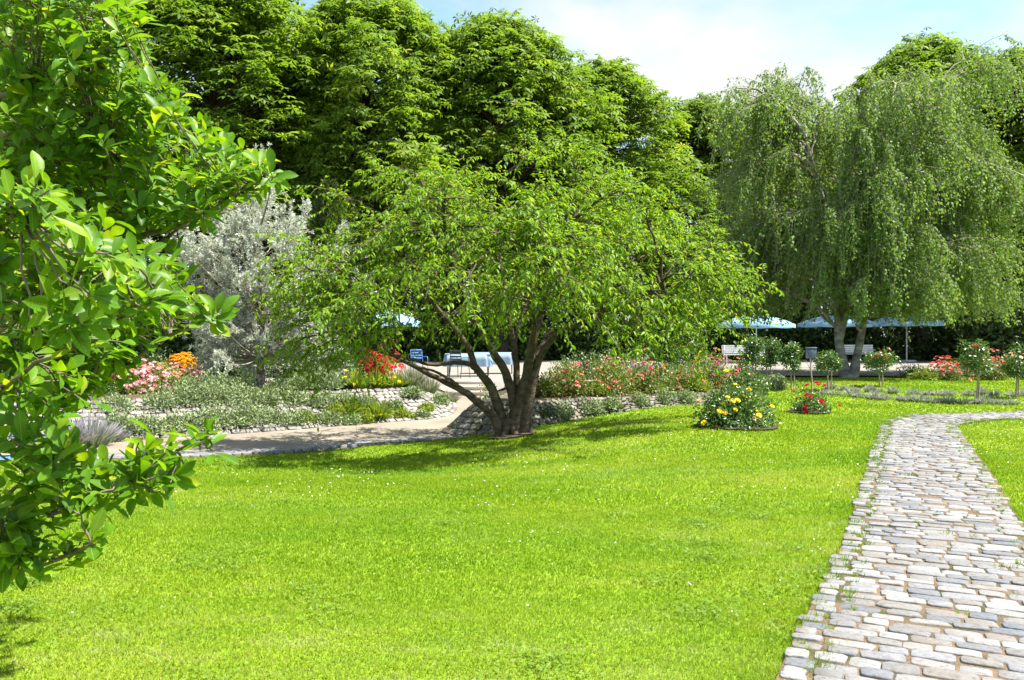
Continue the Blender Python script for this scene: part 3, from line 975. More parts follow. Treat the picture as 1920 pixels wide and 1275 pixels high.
MAG_LEAVES = [leaf_template([(0, .015), (.12, .045), (.32, .125), (.55, .19), (.74, .20), (.90, .12), (1.0, .008)], f, c) for f, c in ((.16, .18), (.28, .30), (.10, .05), (.34, .42), (.2, -.08))]
CHERRY_LEAF = leaf_template([(0, .02), (.3, .17), (.65, .165), (1.0, .0)], .22, .28)
SMALL_LEAF = leaf_template([(0, .02), (.45, .27), (1.0, .0)], .2, .15)
NARROW = (np.array([[0, 0, 0], [-.09, .45, .02], [.09, .45, .02], [0, 1, -.06]], float), np.array([[0, 2, 3, 1]]))
BIRCH = (np.array([[0, 0, 0], [-.36, .38, .04], [.36, .38, .04], [0, 1, -.05]], float), np.array([[0, 2, 3, 1]]))


def palmate(nl=6):
    V, Fc = [], []
    for k in range(nl):
        a = math.radians(-140 + 280 * k / (nl - 1))
        L = 1.0 - 0.28 * abs(k - (nl - 1) / 2) / ((nl - 1) / 2)
        d = np.array([math.sin(a), math.cos(a), 0]); s = np.array([math.cos(a), -math.sin(a), 0])
        b = len(V)
        V += [d * 0.04, d * 0.62 * L + s * 0.17 * L + [0, 0, -0.13], d * 0.62 * L - s * 0.17 * L + [0, 0, -0.13], d * L + [0, 0, -0.46 * L]]
        Fc.append((b, b + 1, b + 3, b + 2))
    return np.array(V), np.array(Fc)


PALM = palmate()


def rose_flower(n_out=6):
    V, Fc = [], []
    for ring, (r, z, w, op, n) in enumerate([(0.5, 0.0, 0.34, 0.30, 6), (0.36, 0.10, 0.28, 0.34, 5), (0.2, 0.18, 0.2, 0.34, 4)]):
        for k in range(n):
            a = 2 * math.pi * (k + 0.4 * ring) / n
            d = np.array([math.cos(a), math.sin(a), 0]); s = np.array([-math.sin(a), math.cos(a), 0])
            b = len(V)
            V += [d * 0.04 + [0, 0, z * 0.4], d * r * 0.75 + s * w + [0, 0, z + op * 0.55], d * r * 0.75 - s * w + [0, 0, z + op * 0.55],
                  d * r * 1.02 + [0, 0, z + op * 0.62], d * r * 0.55 + [0, 0, z + op * 0.25]]
            Fc += [(b, b + 1, b + 4), (b, b + 4, b + 2), (b + 1, b + 3, b + 4), (b + 2, b + 4, b + 3)]
    return np.array(V), np.array(Fc)


ROSE = rose_flower()


def arcs(start, dirs, L, droop, K):
    t = np.linspace(0, 1, K)[None, :, None]
    L = np.asarray(L)[:, None, None]
    dr = np.broadcast_to(np.asarray(droop, float), (len(start),))[:, None, None]
    return start[:, None] + dirs[:, None] * L * t - np.array([0, 0, 1.0]) * dr * L * t * t


def along(Pn, t):
    """points and tangents at fractions t (N,M) of polylines (N,K,3)"""
    K = Pn.shape[1]
    u = np.clip(t, 0, 0.9999) * (K - 1)
    k = u.astype(int); f = (u - k)[..., None]
    r = np.arange(len(Pn))[:, None]
    a, b = Pn[r, k], Pn[r, np.minimum(k + 1, K - 1)]
    return a * (1 - f) + b * f, norm(b - a)


UP = np.array([0, 0, 1.0])

# ------------------------------------------------------------------ chestnut trees
def chestnut_shape(seed, Ht, R, base):
    """crown as many flattened leafy boughs around a trunk; local coordinates"""
    global rng
    keep = rng
    rng = np.random.default_rng(seed)
    wood, leaf = Acc(), Acc()
    tr = limb(wood, [(0, 0, -0.3), (rnd(-.2, .2), rnd(-.2, .2), Ht * .35), (rnd(-.3, .3), rnd(-.3, .3), Ht * .7), (0, 0, Ht * .93)], 0.42, 0.06, 18, 9, flare=0.5)
    nb = 460
    t = rng.beta(1.15, 1.0, nb)
    t[:70] = rnd(0.80, 1.0, 70)
    az = rnd(0, 2 * np.pi, nb)
    prof = np.interp(t, [0, .12, .35, .6, .8, .93, 1.0], [.72, .95, 1.0, .9, .68, .42, .16])
    lob = 1 + 0.17 * np.sin(3 * az + seed + 2 * t) + 0.13 * np.sin(5 * az + 7 * t + seed * 2)
    rho = R * prof * lob * rnd(0.30, 1.0, nb) ** 0.5
    c = np.stack([np.cos(az) * rho, np.sin(az) * rho, base + t * (Ht - base) * 0.985], 1)
    out = np.stack([np.cos(az), np.sin(az), np.zeros(nb)], 1)
    # boughs
    k = np.clip((c[:, 2] - rho * 0.55) / Ht, 0.12, 0.9)
    s0 = np.stack([np.interp(k, np.linspace(0, 1, len(tr)), tr[:, q]) for q in range(3)], 1)
    tt = np.linspace(0, 1, 6)[None, :, None]
    bp = s0[:, None] * (1 - tt) + c[:, None] * tt + UP * (np.sin(np.pi * tt) * 0.5)
    wood.add(*tubes(bp, np.linspace(1, 0.25, 6)[None] * (0.03 + 0.05 * rng.random(nb))[:, None], 4), 0.4)
    per = 28
    n = nb * per
    a = rnd(0, 2 * np.pi, n); u = np.sqrt(rng.random(n))
    sz = np.repeat(rnd(0.6, 1.3, nb), per) * R / 4.8
    ci = np.repeat(np.arange(nb), per)
    rx = 0.92 * sz
    lx, ly = np.cos(a) * u * rx, np.sin(a) * u * rx
    o = out[ci]
    rad = lx[:, None] * o + ly[:, None] * np.stack([-o[:, 1], o[:, 0], 0 * o[:, 0]], 1)
    p = c[ci] + rad
    p[:, 2] += np.sqrt(np.maximum(0, 1 - u * u)) * 0.95 * sz * rnd(-0.75, 1, n) - 0.38 * lx - 0.30 * rx * u * u
    nm = norm(UP * 0.85 + rad * 0.6 + o * 0.5 + rng.normal(0, .38, (n, 3)))
    ax = norm(norm(rad) * 0.8 + o * 0.4 - UP * 0.15 + rng.normal(0, .35, (n, 3)))
    v = np.clip(np.repeat(rng.normal(0.48, 0.13, nb), per) + rng.normal(0, 0.16, n), 0, 1)
    leaf.add(*inst(*PALM, p, ax, nm, rnd(0.24, 0.40, n), v))
    rng = keep
    return wood.mesh('chestnut_trunk', M['dark_bark'], True), leaf.mesh('chestnut_crown', M['chestnut'])


CH = [chestnut_shape(3, 19.5, 4.8, 3.6), chestnut_shape(8, 19.0, 4.6, 4.2), chestnut_shape(15, 18.0, 4.9, 3.2)]
for px, d, top, sxy, k, rot, label in [
    (395, 44, -70, 1.12, 0, 0.3, 'tall broad chestnut tree rising behind the silver tree and magnolia'),
    (40, 43, -80, 1.0, 1, 2.0, 'chestnut tree almost hidden behind the foreground magnolia'),
    (690, 46, -22, 0.98, 1, 1.1, 'tall chestnut tree whose domed top leaves the frame, left of centre'),
    (935, 48, 45, 0.97, 2, 0.2, 'round topped chestnut tree directly behind the spreading cherry tree'),
    (1115, 52, 130, 0.98, 0, 2.6, 'chestnut tree with crown sloping down to the right, beside the sky gap'),
    (1315, 60, 195, 0.86, 1, 4.0, 'smaller distant chestnut tree between cherry and weeping birch'),
    (1500, 60, 260, 0.9, 2, 5.2, 'dark chestnut tree mostly hidden behind the weeping birch'),
    (1735, 50, 88, 1.0, 2, 3.3, 'chestnut tree crown showing above the top of the weeping birch'),
    (1905, 47, 108, 0.98, 0, 1.9, 'dark chestnut tree at the right edge behind the birch'),
    (545, 55, 90, 1.0, 2, 2.2, 'chestnut tree seen in the notch between the two tallest crowns'),
    (815, 58, 130, 1.0, 0, 4.4, 'chestnut tree filling the dip behind the central crowns'),
    (215, 56, 140, 1.05, 1, 5.6, 'farther chestnut tree low behind the magnolia tip'),
]:
    base = np.array([(px - CX) / F * d, d, 0.2])
    Ht = EYE + (CY - top) / F * d - 0.2
    r = thing('chestnut_tree', base, label, 'tree', 'chestnut trees behind the garden')
    r.rotation_euler = (0, 0, rot)
    h0 = (19.5, 19.0, 18.0)[k]
    r.scale = (sxy * 1.33, sxy * 1.33, Ht / h0)
    link('trunk', CH[k][0], r)
    link('crown', CH[k][1], r)['kind'] = 'stuff'


# ------------------------------------------------------------------ generic shrubs
def blob_points(n, c, rx, ry, rz, blobs=8, shell=0.45):
    """points on lumpy half ellipsoid volume, with outward directions"""
    bc = rdir(blobs) * (rng.random((blobs, 1)) ** 0.5) * 0.58
    bc[:, 2] = np.abs(bc[:, 2])
    br = rnd(0.38, 0.58, blobs)
    k = rng.integers(0, blobs, n)
    d = rdir(n)
    q = bc[k] + d * (br[k] * (shell + (1 - shell) * rng.random(n) ** 0.5))[:, None]
    q[:, 2] = np.where(q[:, 2] < 0.02, np.abs(q[:, 2]) * 0.6 + 0.02, q[:, 2])
    return np.asarray(c) + q * np.array([rx, ry, rz]), norm(d + q * 0.6)


def shrub(name, x, y, rx, rz, label, cat, mat, leaf=0.06, n=1500, tmpl=SMALL_LEAF, flowers=(), group=None, ry=None, z=None, blobs=9, upright=0.25, stems=True, fsize=0.06, fbig=False):
    z = H(x, y) + 0.03 if z is None else z
    c = np.array([x, y, z])
    root = thing(name, c, label, cat, group)
    ry = ry or rx
    p, o = blob_points(n, c, rx, ry, rz, blobs)
    ax = norm(o * 0.7 + UP * upright + rng.normal(0, .55, (n, 3)))
    nm = norm(o * 0.6 + UP * 0.7 + rng.normal(0, .4, (n, 3)))
    A = Acc(); A.add(*inst(*tmpl, p, ax, nm, leaf * rnd(0.7, 1.3, n), rng.random(n)))
    part('foliage', A, mat, root, origin=c, kind='stuff')
    if stems:
        m = 14
        e = p[rng.integers(0, n, m)]
        b0 = c + np.c_[rnd(-.3, .3, m) * rx, rnd(-.3, .3, m) * ry, np.full(m, -0.05)]
        t = np.linspace(0, 1, 5)[None, :, None]
        S = Acc(); S.add(*tubes(b0[:, None] * (1 - t) + e[:, None] * t + UP * np.sin(np.pi * t) * 0.06, np.linspace(.012, .004, 5)[None] * np.ones((m, 1)), 4))
        part('stems', S, M['stem'], root, origin=c)
    for colour, cnt in flowers:
        q, o = blob_points(cnt * 6, c, rx * 1.04, ry * 1.04, rz * 1.06, blobs, 0.97)
        sc = q[:, 2] - c[2] + 0.25 * rz * (c[1] - q[:, 1]) / ry + rng.random(len(q)) * 0.5 * rz
        sel = np.argsort(-sc)[:cnt * 2]
        sel = rng.permutation(sel)[:cnt]
        q, o = q[sel], norm(o[sel] + UP * 0.7 - np.array([0, .35, 0]))
        if fbig:
            add_flowers(root, c, q, o, M['f_' + colour], fsize)
        else:
            B = Acc(); B.add(*inst(*ROSE, q, np.cross(o, rdir(len(q))), o, fsize * rnd(0.75, 1.3, len(q)), rng.random(len(q))))
            part('blossoms', B, M['f_' + colour], root, origin=c, kind='stuff')
    return root


FL_CACHE = {}


def add_flowers(root, c, q, o, mat, size):
    if mat.name not in FL_CACHE:
        a = Acc(); a.add(*ROSE, np.linspace(0, 1, len(ROSE[1])))
        FL_CACHE[mat.name] = a.mesh('rose_flower_shape', mat, False)
    for p, d in zip(q, o):
        f = link('flower', FL_CACHE[mat.name], root)
        s_ = size * rnd(0.8, 1.25)
        R = Vector(d).to_track_quat('Z', 'Y').to_matrix().to_4x4() @ Matrix.Rotation(rnd(0, 6.28), 4, 'Z') @ Matrix.Scale(s_, 4)
        f.matrix_local = Matrix.Translation(Vector((p - c).tolist())) @ R


# understory hedge shrubs and bushes behind the square (tall dark masses)
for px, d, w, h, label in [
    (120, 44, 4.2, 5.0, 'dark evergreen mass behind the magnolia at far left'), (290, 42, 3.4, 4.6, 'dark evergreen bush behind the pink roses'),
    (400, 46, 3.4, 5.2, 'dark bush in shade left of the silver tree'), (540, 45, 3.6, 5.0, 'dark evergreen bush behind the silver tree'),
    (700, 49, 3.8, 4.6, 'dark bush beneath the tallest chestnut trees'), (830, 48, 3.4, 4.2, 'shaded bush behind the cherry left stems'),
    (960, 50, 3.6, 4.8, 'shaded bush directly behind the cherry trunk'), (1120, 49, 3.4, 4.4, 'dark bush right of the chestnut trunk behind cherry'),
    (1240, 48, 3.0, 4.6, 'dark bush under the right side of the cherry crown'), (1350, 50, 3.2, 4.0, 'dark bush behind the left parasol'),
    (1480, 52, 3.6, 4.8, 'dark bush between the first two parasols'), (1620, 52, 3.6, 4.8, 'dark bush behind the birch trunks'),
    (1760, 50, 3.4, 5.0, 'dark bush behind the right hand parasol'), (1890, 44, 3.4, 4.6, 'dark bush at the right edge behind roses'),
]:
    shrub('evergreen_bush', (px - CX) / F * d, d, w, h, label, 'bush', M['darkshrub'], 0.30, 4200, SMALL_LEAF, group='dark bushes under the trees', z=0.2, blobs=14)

HB = []
for k, px in enumerate(range(-40, 2000, 120)):
    dd = 62 + 3 * math.sin(k * 2.1)
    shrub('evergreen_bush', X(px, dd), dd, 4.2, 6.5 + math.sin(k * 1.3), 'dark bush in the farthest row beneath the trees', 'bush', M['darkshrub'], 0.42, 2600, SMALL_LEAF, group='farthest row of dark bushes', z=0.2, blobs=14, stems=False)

# narrow conifer between silver tree and cherry crown
def conifer():
    d = 31.0
    b = np.array([(617 - CX) / F * d, d, 0.2]); ht = 6.9
    r = thing('conifer', b, 'narrow dark conifer behind the cherry crown, right of silver tree', 'tree')
    W = Acc(); limb(W, [b, b + [0, 0, ht * .5], b + [0.05, 0, ht * .97]], 0.12, 0.02, 10, 6)
    part('trunk', W, M['dark_bark'], r, origin=b)
    n = 5200
    t = rng.random(n) ** 1.1
    a = rnd(0, 6.28, n)
    rr = (1 - t) ** 0.75 * 1.15 * rnd(0.4, 1.0, n) ** .5 * (1 + 0.2 * np.sin(a * 4 + t * 9)) + 0.04
    p = b + np.stack([np.cos(a) * rr, np.sin(a) * rr, 0.6 + t * (ht - 0.6)], 1)
    ax = norm(np.stack([np.cos(a), np.sin(a), rnd(0.2, 1.6, n)], 1))
    A = Acc(); A.add(*inst(*NARROW, p, ax, rdir(n) + UP, np.c_[rnd(.35, .6, n), rnd(.22, .38, n), np.full(n, .3)], rng.random(n)))
    part('crown', A, M['conifer'], r, origin=b, kind='stuff')


conifer()

# ------------------------------------------------------------------ weeping birch
def birch():
    b = np.array([11.35, 29.0, H(11.35, 29.0)])
    root = thing('weeping_birch', b, 'large weeping birch with twin grey trunks and hanging foliage', 'tree')
    t1 = Acc(); pa = limb(t1, [b + [0.05, 0, -.2], b + [-.25, 0, 1.3], b + [-.3, .1, 4], b + [-.8, .2, 6.4], b + [-1.3, .3, 8.2]], .165, .035, 22, 9, flare=.7)
    part('trunk', t1, M['birch_bark'], root, origin=b, smooth=True)
    t2 = Acc(); pb = limb(t2, [b + [0.2, 0, -.2], b + [.45, -.05, 1.2], b + [.9, 0, 3.4], b + [1.4, .3, 6.0], b + [2.0, .6, 7.9]], .14, .035, 22, 9, flare=.7)
    part('trunk', t2, M['birch_bark'], root, origin=b, smooth=True)
    t3 = Acc(); pc = limb(t3, [pa[5], pa[5] + [.35, -.1, 1.8], b + [.1, -.1, 5.4], b + [.3, .1, 7.4]], .13, .04, 16, 7)
    part('limb', t3, M['birch_bark'], root, origin=b, smooth=True)
    cx, cy = 12.35, 30.9
    plumes = [(1400, 205), (1478, 135), (1530, 150), (1600, 185), (1665, 185), (1728, 125), (1800, 140), (1830, 225), (1845, 330), (1380, 320), (1450, 280), (1530, 290), (1605, 300), (1680, 280), (1760, 290),
              (1832, 370), (1880, 450), (1362, 440), (1430, 410), (1500, 430), (1572, 420), (1650, 410), (1740, 420), (1812, 490), (1890, 530), (1395, 530), (1478, 530), (1556, 520), (1640, 530), (1722, 530), (1795, 550),
              (1500, 200), (1755, 200), (1590, 470), (1700, 350), (1545, 380)]
    FRONTAL = (1572, 1605, 1556, 1590, 1640, 1545, 1665)
    plumes += [(1585, 350), (1625, 440), (1570, 250)]
    FRONTAL += (1585, 1625, 1570)
    end = []
    for px, py in plumes:
        dd = rnd(28.6, 32.8) if px not in FRONTAL else rnd(27.6, 28.6)
        c0 = P(px, py + 12, 30.3); c0[1] = dd
        for _ in range(int(rng.integers(3, 6))):
            end.append(c0 + rng.normal(0, 1, 3) * [.5, .55, .42])
    end = np.array(end); n = len(end)
    trunks = np.concatenate([pa[6:], pb[6:], pc[4:]])
    # start where a trunk lies a little below the end
    st = np.empty((n, 3))
    for i in range(n):
        cand = np.linalg.norm((trunks - end[i]) * [1, 1, .7] + [0, 0, .9], axis=1)
        cand = cand + np.where(trunks[:, 2] > end[i, 2] + 0.3, 4, 0)
        st[i] = trunks[np.argmin(cand)]
    t = np.linspace(0, 1, 10)[None, :, None]
    hl = np.linalg.norm(end[:, :2] - st[:, :2], axis=1)[:, None, None]
    lp = st[:, None] * (1 - t) + end[:, None] * t + UP * np.sin(np.pi * t ** 0.9) * hl * 0.22
    lp[:, 1:-1] += rng.normal(0, 0.05, lp[:, 1:-1].shape)
    for i in range(14):                                  # the stout limbs are parts of their own
        L = Acc(); L.add(*tubes(lp[i:i + 1], np.linspace(.075, .02, 10)[None], 6))
        part('limb', L, M['birch_bark'], root, origin=b, smooth=True)
    TW = Acc(); TW.add(*tubes(lp[14:], np.linspace(.05, .012, 10)[None] * np.ones((n - 14, 1)), 5))
    # secondaries
    m = 6
    q, tg = along(lp, rnd(0.35, 1.0, (n, m)))
    q = q.reshape(-1, 3); tg = tg.reshape(-1, 3)
    outd = norm(np.stack([q[:, 0] - cx, q[:, 1] - cy, np.zeros(len(q))], 1))
    sd_ = norm(tg * 0.7 + outd * 0.5 + rng.normal(0, .55, q.shape) * [1, 1, .35] + UP * 0.12)
    sl = rnd(0.6, 2.1, len(q))
    sp = arcs(q, sd_, sl, 0.36, 7)
    TW.add(*tubes(sp, np.linspace(.014, .005, 7)[None] * np.ones((len(q), 1)), 3))
    # hanging strands
    k = 7
    q2, tg2 = along(sp, rnd(0.15, 1.0, (len(sp), k)))
    q2 = q2.reshape(-1, 3); tg2 = tg2.reshape(-1, 3)
    ok = q2[:, 2] > 2.5
    q2, tg2 = q2[ok], tg2[ok]
    Ls = rnd(0.3, 1.0, len(q2)) ** 1.5 * 2.1 + .15
    Ls = np.minimum(Ls, np.maximum(0.3, q2[:, 2] - rnd(1.95, 2.7, len(q2))))
    t = np.linspace(0, 1, 7)[None, :, None]
    hor = norm(tg2 * [1, 1, 0] + rng.normal(0, .4, q2.shape) * [1, 1, 0])
    sway = rng.normal(0, .13, (len(q2), 1, 3)) * [1, 1, 0]
    hp = q2[:, None] + hor[:, None] * (0.22 + 0.22 * Ls[:, None, None]) * (1 - (1 - t) ** 2) - UP * Ls[:, None, None] * (t ** 1.25) + sway * np.sin(t * 3.0)
    TW.add(*tubes(hp, np.full((len(q2), 7), .0042), 3))
    part('twigs', TW, M['grey_twig'], root, origin=b, kind='stuff')
    LA = Acc()
    per = 38
    tt = rng.random((len(hp), per)) ** 0.9
    p, tg = along(hp, tt)
    keep = rng.random((len(hp), per)) < (Ls[:, None] / 1.6)
    p, tg = p[keep], tg[keep]
    o = rdir(len(p)) * [1, 1, .4]
    ax = norm(o * 0.75 - UP * 0.65 + tg * .2)
    nm = norm(o * 0.9 + UP * 0.55 + rng.normal(0, .4, p.shape))
    LA.add(*inst(*BIRCH, p + o * rnd(.02, .12, len(p))[:, None], ax, nm, rnd(.065, .12, len(p)), np.clip(rng.normal(.45, .22, len(p)), 0, 1)))
    p, tg = along(sp, rng.random((len(sp), 36))); p = p.reshape(-1, 3)
    o = rdir(len(p))
    LA.add(*inst(*BIRCH, p + o * rnd(.02, .16, len(p))[:, None], norm(o - UP * .4), norm(o + UP), rnd(.065, .10, len(p)), np.clip(rng.normal(.5, .22, len(p)), 0, 1)))
    part('crown', LA, M['birch'], root, origin=b, kind='stuff')


birch()

# ------------------------------------------------------------------ silver tree
def silver_tree():
    d = 22.6
    b = np.array([(490 - CX) / F * d, d, H((490 - CX) / F * d, d)])
    root = thing('silver_pear_tree', b, 'silvery grey leaved tree on the left bank', 'tree')
    A = Acc()
    tr = limb(A, [b + [0, 0, -.15], b + [-.02, 0, .7], b + [.1, .05, 1.5], b + [0, 0, 2.6], b + [-.25, 0, 4.2]], .11, .03, 14, 8, flare=.3)
    part('trunk', A, M['pear_bark'], root, origin=b, smooth=True)
    n = 150
    # clump centres inside the outline seen in the photograph (upright plumes)
    cl = []
    for px, py, rw, rh, k in [(470, 410, 45, 60, 18), (400, 460, 55, 60, 18), (350, 500, 40, 60, 12), (520, 470, 60, 70, 18), (570, 530, 55, 70, 14), (440, 560, 60, 60, 18),
                              (510, 590, 60, 60, 14), (415, 640, 50, 45, 16), (395, 680, 30, 20, 6), (575, 620, 55, 50, 14), (470, 650, 40, 40, 8)]:
        for _ in range(k):
            cl.append(P(px + rng.normal() * rw * .6, py - 12 + rng.normal() * rh * .6, d + rng.normal() * 0.75))
    cl = np.array(cl)
    n = len(cl)
    kk = np.clip((cl[:, 2] - b[2] - 0.5 * np.linalg.norm(cl[:, :2] - b[:2], axis=1)) / (tr[-1, 2] - b[2]), 0.3, 0.95)
    s0 = np.stack([np.interp(kk, np.linspace(0, 1, len(tr)), tr[:, q]) for q in range(3)], 1)
    t = np.linspace(0, 1, 7)[None, :, None]
    lp = s0[:, None] * (1 - t) + cl[:, None] * t + UP * np.sin(np.pi * t) * -0.12
    for i in range(0, 10):
        L = Acc(); L.add(*tubes(lp[i * 14:i * 14 + 1], np.linspace(.045, .012, 7)[None], 5))
        part('limb', L, M['pear_bark'], root, origin=b, smooth=True)
    TW = Acc(); TW.add(*tubes(lp, np.linspace(.022, .006, 7)[None] * np.ones((n, 1)), 4))
    m = 16
    q = np.repeat(cl, m, 0) + rng.normal(0, .13, (n * m, 3))
    dr = norm(rng.normal(0, .65, q.shape) + norm(q - b - [0, 0, 1.5]) * .5 + UP * .75)
    ln = rnd(.2, .5, len(q))
    sp = arcs(q, dr, ln, .22, 5)
    TW.add(*tubes(sp, np.linspace(.006, .003, 5)[None] * np.ones((len(q), 1)), 3))
    part('twigs', TW, M['grey_twig'], root, origin=b, kind='stuff')
    per = 26
    p, tg = along(sp, rng.random((len(sp), per))); p, tg = p.reshape(-1, 3), tg.reshape(-1, 3)
    o = rdir(len(p))
    LA = Acc(); LA.add(*inst(*NARROW, p, norm(tg * .7 + o * .8), norm(o + UP * .7), np.c_[rnd(.12, .19, len(p)), rnd(.07, .115, len(p)), np.full(len(p), .08)], rng.random(len(p))))
    part('crown', LA, M['silver'], root, origin=b, kind='stuff')


silver_tree()

# ------------------------------------------------------------------ cherry tree
def cherry():
    d = 16.6
    b = np.array([-0.03, d, H(-0.03, d)])
    root = thing('cherry_tree', b, 'spreading multi-stemmed cherry tree in the middle of the lawn', 'tree')
    Q = lambda px, py, dd=0.0: P(px, py, d + dd)
    stems = [  # (points, r0, r1)
        ([Q(968, 822), Q(975, 770), Q(985, 725), Q(992, 680), Q(1000, 640), Q(1012, 590), Q(1035, 520, -.2), Q(1062, 455, -.4), Q(1075, 410, -.5)], .185, .035),
        ([Q(945, 815), Q(928, 785), Q(900, 756), Q(870, 735), Q(830, 714), Q(782, 690, .1), Q(730, 664, .2), Q(660, 640, .3)], .12, .03),
        ([Q(952, 815, .1), Q(938, 775, .1), Q(920, 725, .1), Q(893, 692, .1), Q(880, 655, .1), Q(862, 628, .1), Q(830, 590), Q(790, 540), Q(750, 490)], .125, .03),
        ([Q(893, 692, .1), Q(878, 682, 0), Q(850, 680, -.1), Q(810, 684, -.2), Q(760, 670, -.5), Q(700, 655, -.9)], .072, .025),
        ([Q(958, 818, .12), Q(966, 765, .14), Q(952, 708, .12), Q(928, 665, 0), Q(905, 628, -.1), Q(885, 585, -.3), Q(860, 530, -.5), Q(840, 460, -.7), Q(820, 400, -.8)], .13, .03),
        ([Q(970, 735, .25), Q(968, 690, .3), Q(962, 640, .4), Q(955, 600, .5), Q(945, 530, .8), Q(930, 440, 1.2), Q(920, 370, 1.4)], .09, .025),
        ([Q(984, 820, -.05), Q(990, 765, -.08), Q(1000, 715, -.05), Q(1012, 672, -.02), Q(1035, 635, -.15), Q(1060, 615, -.3), Q(1120, 590, -.6), Q(1190, 560, -.9), Q(1270, 540, -1.1)], .125, .025),
        ([Q(990, 700, .15), Q(1020, 640, .4), Q(1060, 580, .7), Q(1130, 520, 1.0), Q(1180, 490, 1.2), Q(1250, 470, 1.4)], .08, .025),
        ([Q(870, 735, .05), Q(850, 716, -.1), Q(815, 697, -.25), Q(760, 680, -.5)], .05, .02),
        ([Q(992, 690, -.1), Q(1000, 640, -.4), Q(1000, 590, -.9), Q(990, 530, -1.5), Q(985, 470, -2.0)], .07, .025),
        ([Q(962, 650, .4), Q(975, 600, .9), Q(1000, 540, 1.7), Q(1010, 470, 2.3)], .06, .02),
    ]
    pts = []
    for i, (pp, r0, r1) in enumerate(stems):
        A = Acc()
        pp = [np.array(q) for q in pp]
        if i in (0, 1, 2, 4, 6):
            pp[0] = pp[0] - [0, 0, .12]
        sp = limb(A, pp, r0 * .86, r1 * .9, 26, 9, wob=.008, flare=.45 if i in (0, 1, 2, 4, 6) else 0, power=.85)
        pts.append(sp[8:] if i < 3 else sp[6:])
        part('trunk' if i == 0 else 'limb', A, M['cherry_bark'], root, origin=b, smooth=True)
    # root flare
    A = Acc()
    for a in (0.4, 1.6, 3.0, 4.2, 5.2):
        e = b + np.array([math.cos(a) * .42, math.sin(a) * .36, -.10])
        limb(A, [b + [0, 0, .30], b + np.array([math.cos(a) * .20, math.sin(a) * .17, .06]), e], .11, .035, 8, 7)
    part('root_flare', A, M['cherry_bark'], root, origin=b, smooth=True)
    pts = np.concatenate(pts)
    # limb ends over the dome
    c = P(970, 545, d) - np.array([0, .9, 0])
    n = 88
    dv = rdir(n * 3); dv = dv[dv[:, 2] > -0.42][:n]; n = len(dv)
    rad = rnd(0.42, 1.0, n) ** 0.55
    rx = np.where(dv[:, 0] > 0, 3.75, 4.2)
    end = c + dv * np.stack([rx, np.full(n, 3.8), np.where(dv[:, 2] > 0, 2.05, 1.75)], 1) * rad[:, None]
    extra = [Q(1370, 470, -.3), Q(1385, 560, .2), Q(1340, 620, -.4), Q(590, 650, .2), Q(560, 560, 0), Q(540, 610, .5), Q(700, 330, .2), Q(760, 315, -.3), Q(1080, 295, 0), Q(1010, 300, .3),
             Q(1150, 330, 0), Q(1330, 510, -.4), Q(600, 430, 0), Q(640, 370, .4), Q(1250, 400, 0), Q(1290, 440, .5), Q(530, 520, .4), Q(880, 330, .1), Q(1360, 590, .4),
             Q(570, 480, .2), Q(590, 530, -.4), Q(555, 640, -.2), Q(620, 580, -.8), Q(650, 500, -.6), Q(680, 560, .8), Q(640, 660, -.4), Q(700, 640, -1.2), Q(760, 610, -1.6),
             Q(850, 590, -2.0), Q(930, 570, -2.4), Q(1020, 570, -2.5), Q(1110, 590, -2.0), Q(1180, 610, -1.4), Q(1250, 620, -.6), Q(1300, 600, .6), Q(800, 540, -2.2), Q(1100, 500, -2.4), Q(720, 430, -.8)]
    end = np.vstack([end, extra]); n = len(end)
    st = np.empty((n, 3))
    for i in range(n):
        D = np.linalg.norm(pts - end[i] + [0, 0, .35], axis=1) + np.where(pts[:, 2] > end[i, 2] + .4, 1.5, 0)
        st[i] = pts[np.argsort(D)[int(rng.integers(0, 4))]]
    t = np.linspace(0, 1, 10)[None, :, None]
    hl = np.linalg.norm(end - st, axis=1)[:, None, None]
    lp = st[:, None] * (1 - t) + end[:, None] * t + UP * np.sin(np.pi * t) * hl * .17
    lp[:, 1:-1] += rng.normal(0, .025, lp[:, 1:-1].shape)
    TW = Acc(); TW.add(*tubes(lp, np.linspace(.032, .009, 10)[None] * np.ones((n, 1)), 5))
    m = 8
    q, tg = along(lp, np.sort(rnd(.25, 1.0, (n, m)), 1)); q, tg = q.reshape(-1, 3), tg.reshape(-1, 3)
    outd = norm((q - c) * [1, 1, .6])
    sp = arcs(q, norm(tg * .7 + outd * .55 + rng.normal(0, .5, q.shape) + UP * .2), rnd(.5, 1.15, len(q)), .34, 7)
    TW.add(*tubes(sp, np.linspace(.009, .004, 7)[None] * np.ones((len(q), 1)), 3))
    k = 5
    q2, tg2 = along(sp, rnd(.2, 1.0, (len(sp), k))); q2, tg2 = q2.reshape(-1, 3), tg2.reshape(-1, 3)
    wp = arcs(q2, norm(tg2 * .6 + rng.normal(0, .6, q2.shape) * [1, 1, .6]), rnd(.2, .5, len(q2)), .35, 5)
    TW.add(*tubes(wp, np.full((len(wp), 5), .003), 3))
    part('twigs', TW, M['cherry_bark'], root, origin=b, kind='stuff')
    P1, T1 = along(sp, rnd(.1, 1.0, (len(sp), 9))); P2, T2 = along(wp, rnd(.1, 1.0, (len(wp), 8)))
    p = np.concatenate([P1.reshape(-1, 3), P2.reshape(-1, 3)]); tg = np.concatenate([T1.reshape(-1, 3), T2.reshape(-1, 3)])
    N = len(p)
    sid = norm(np.cross(tg, UP) + 1e-3) * np.where(rng.random(N) < .5, 1, -1)[:, None]
    ax = norm(sid * .85 + tg * .5 - UP * rnd(-.1, .65, N)[:, None] + rng.normal(0, .25, p.shape))
    nm = norm(UP + sid * .3 + rng.normal(0, .35, p.shape))
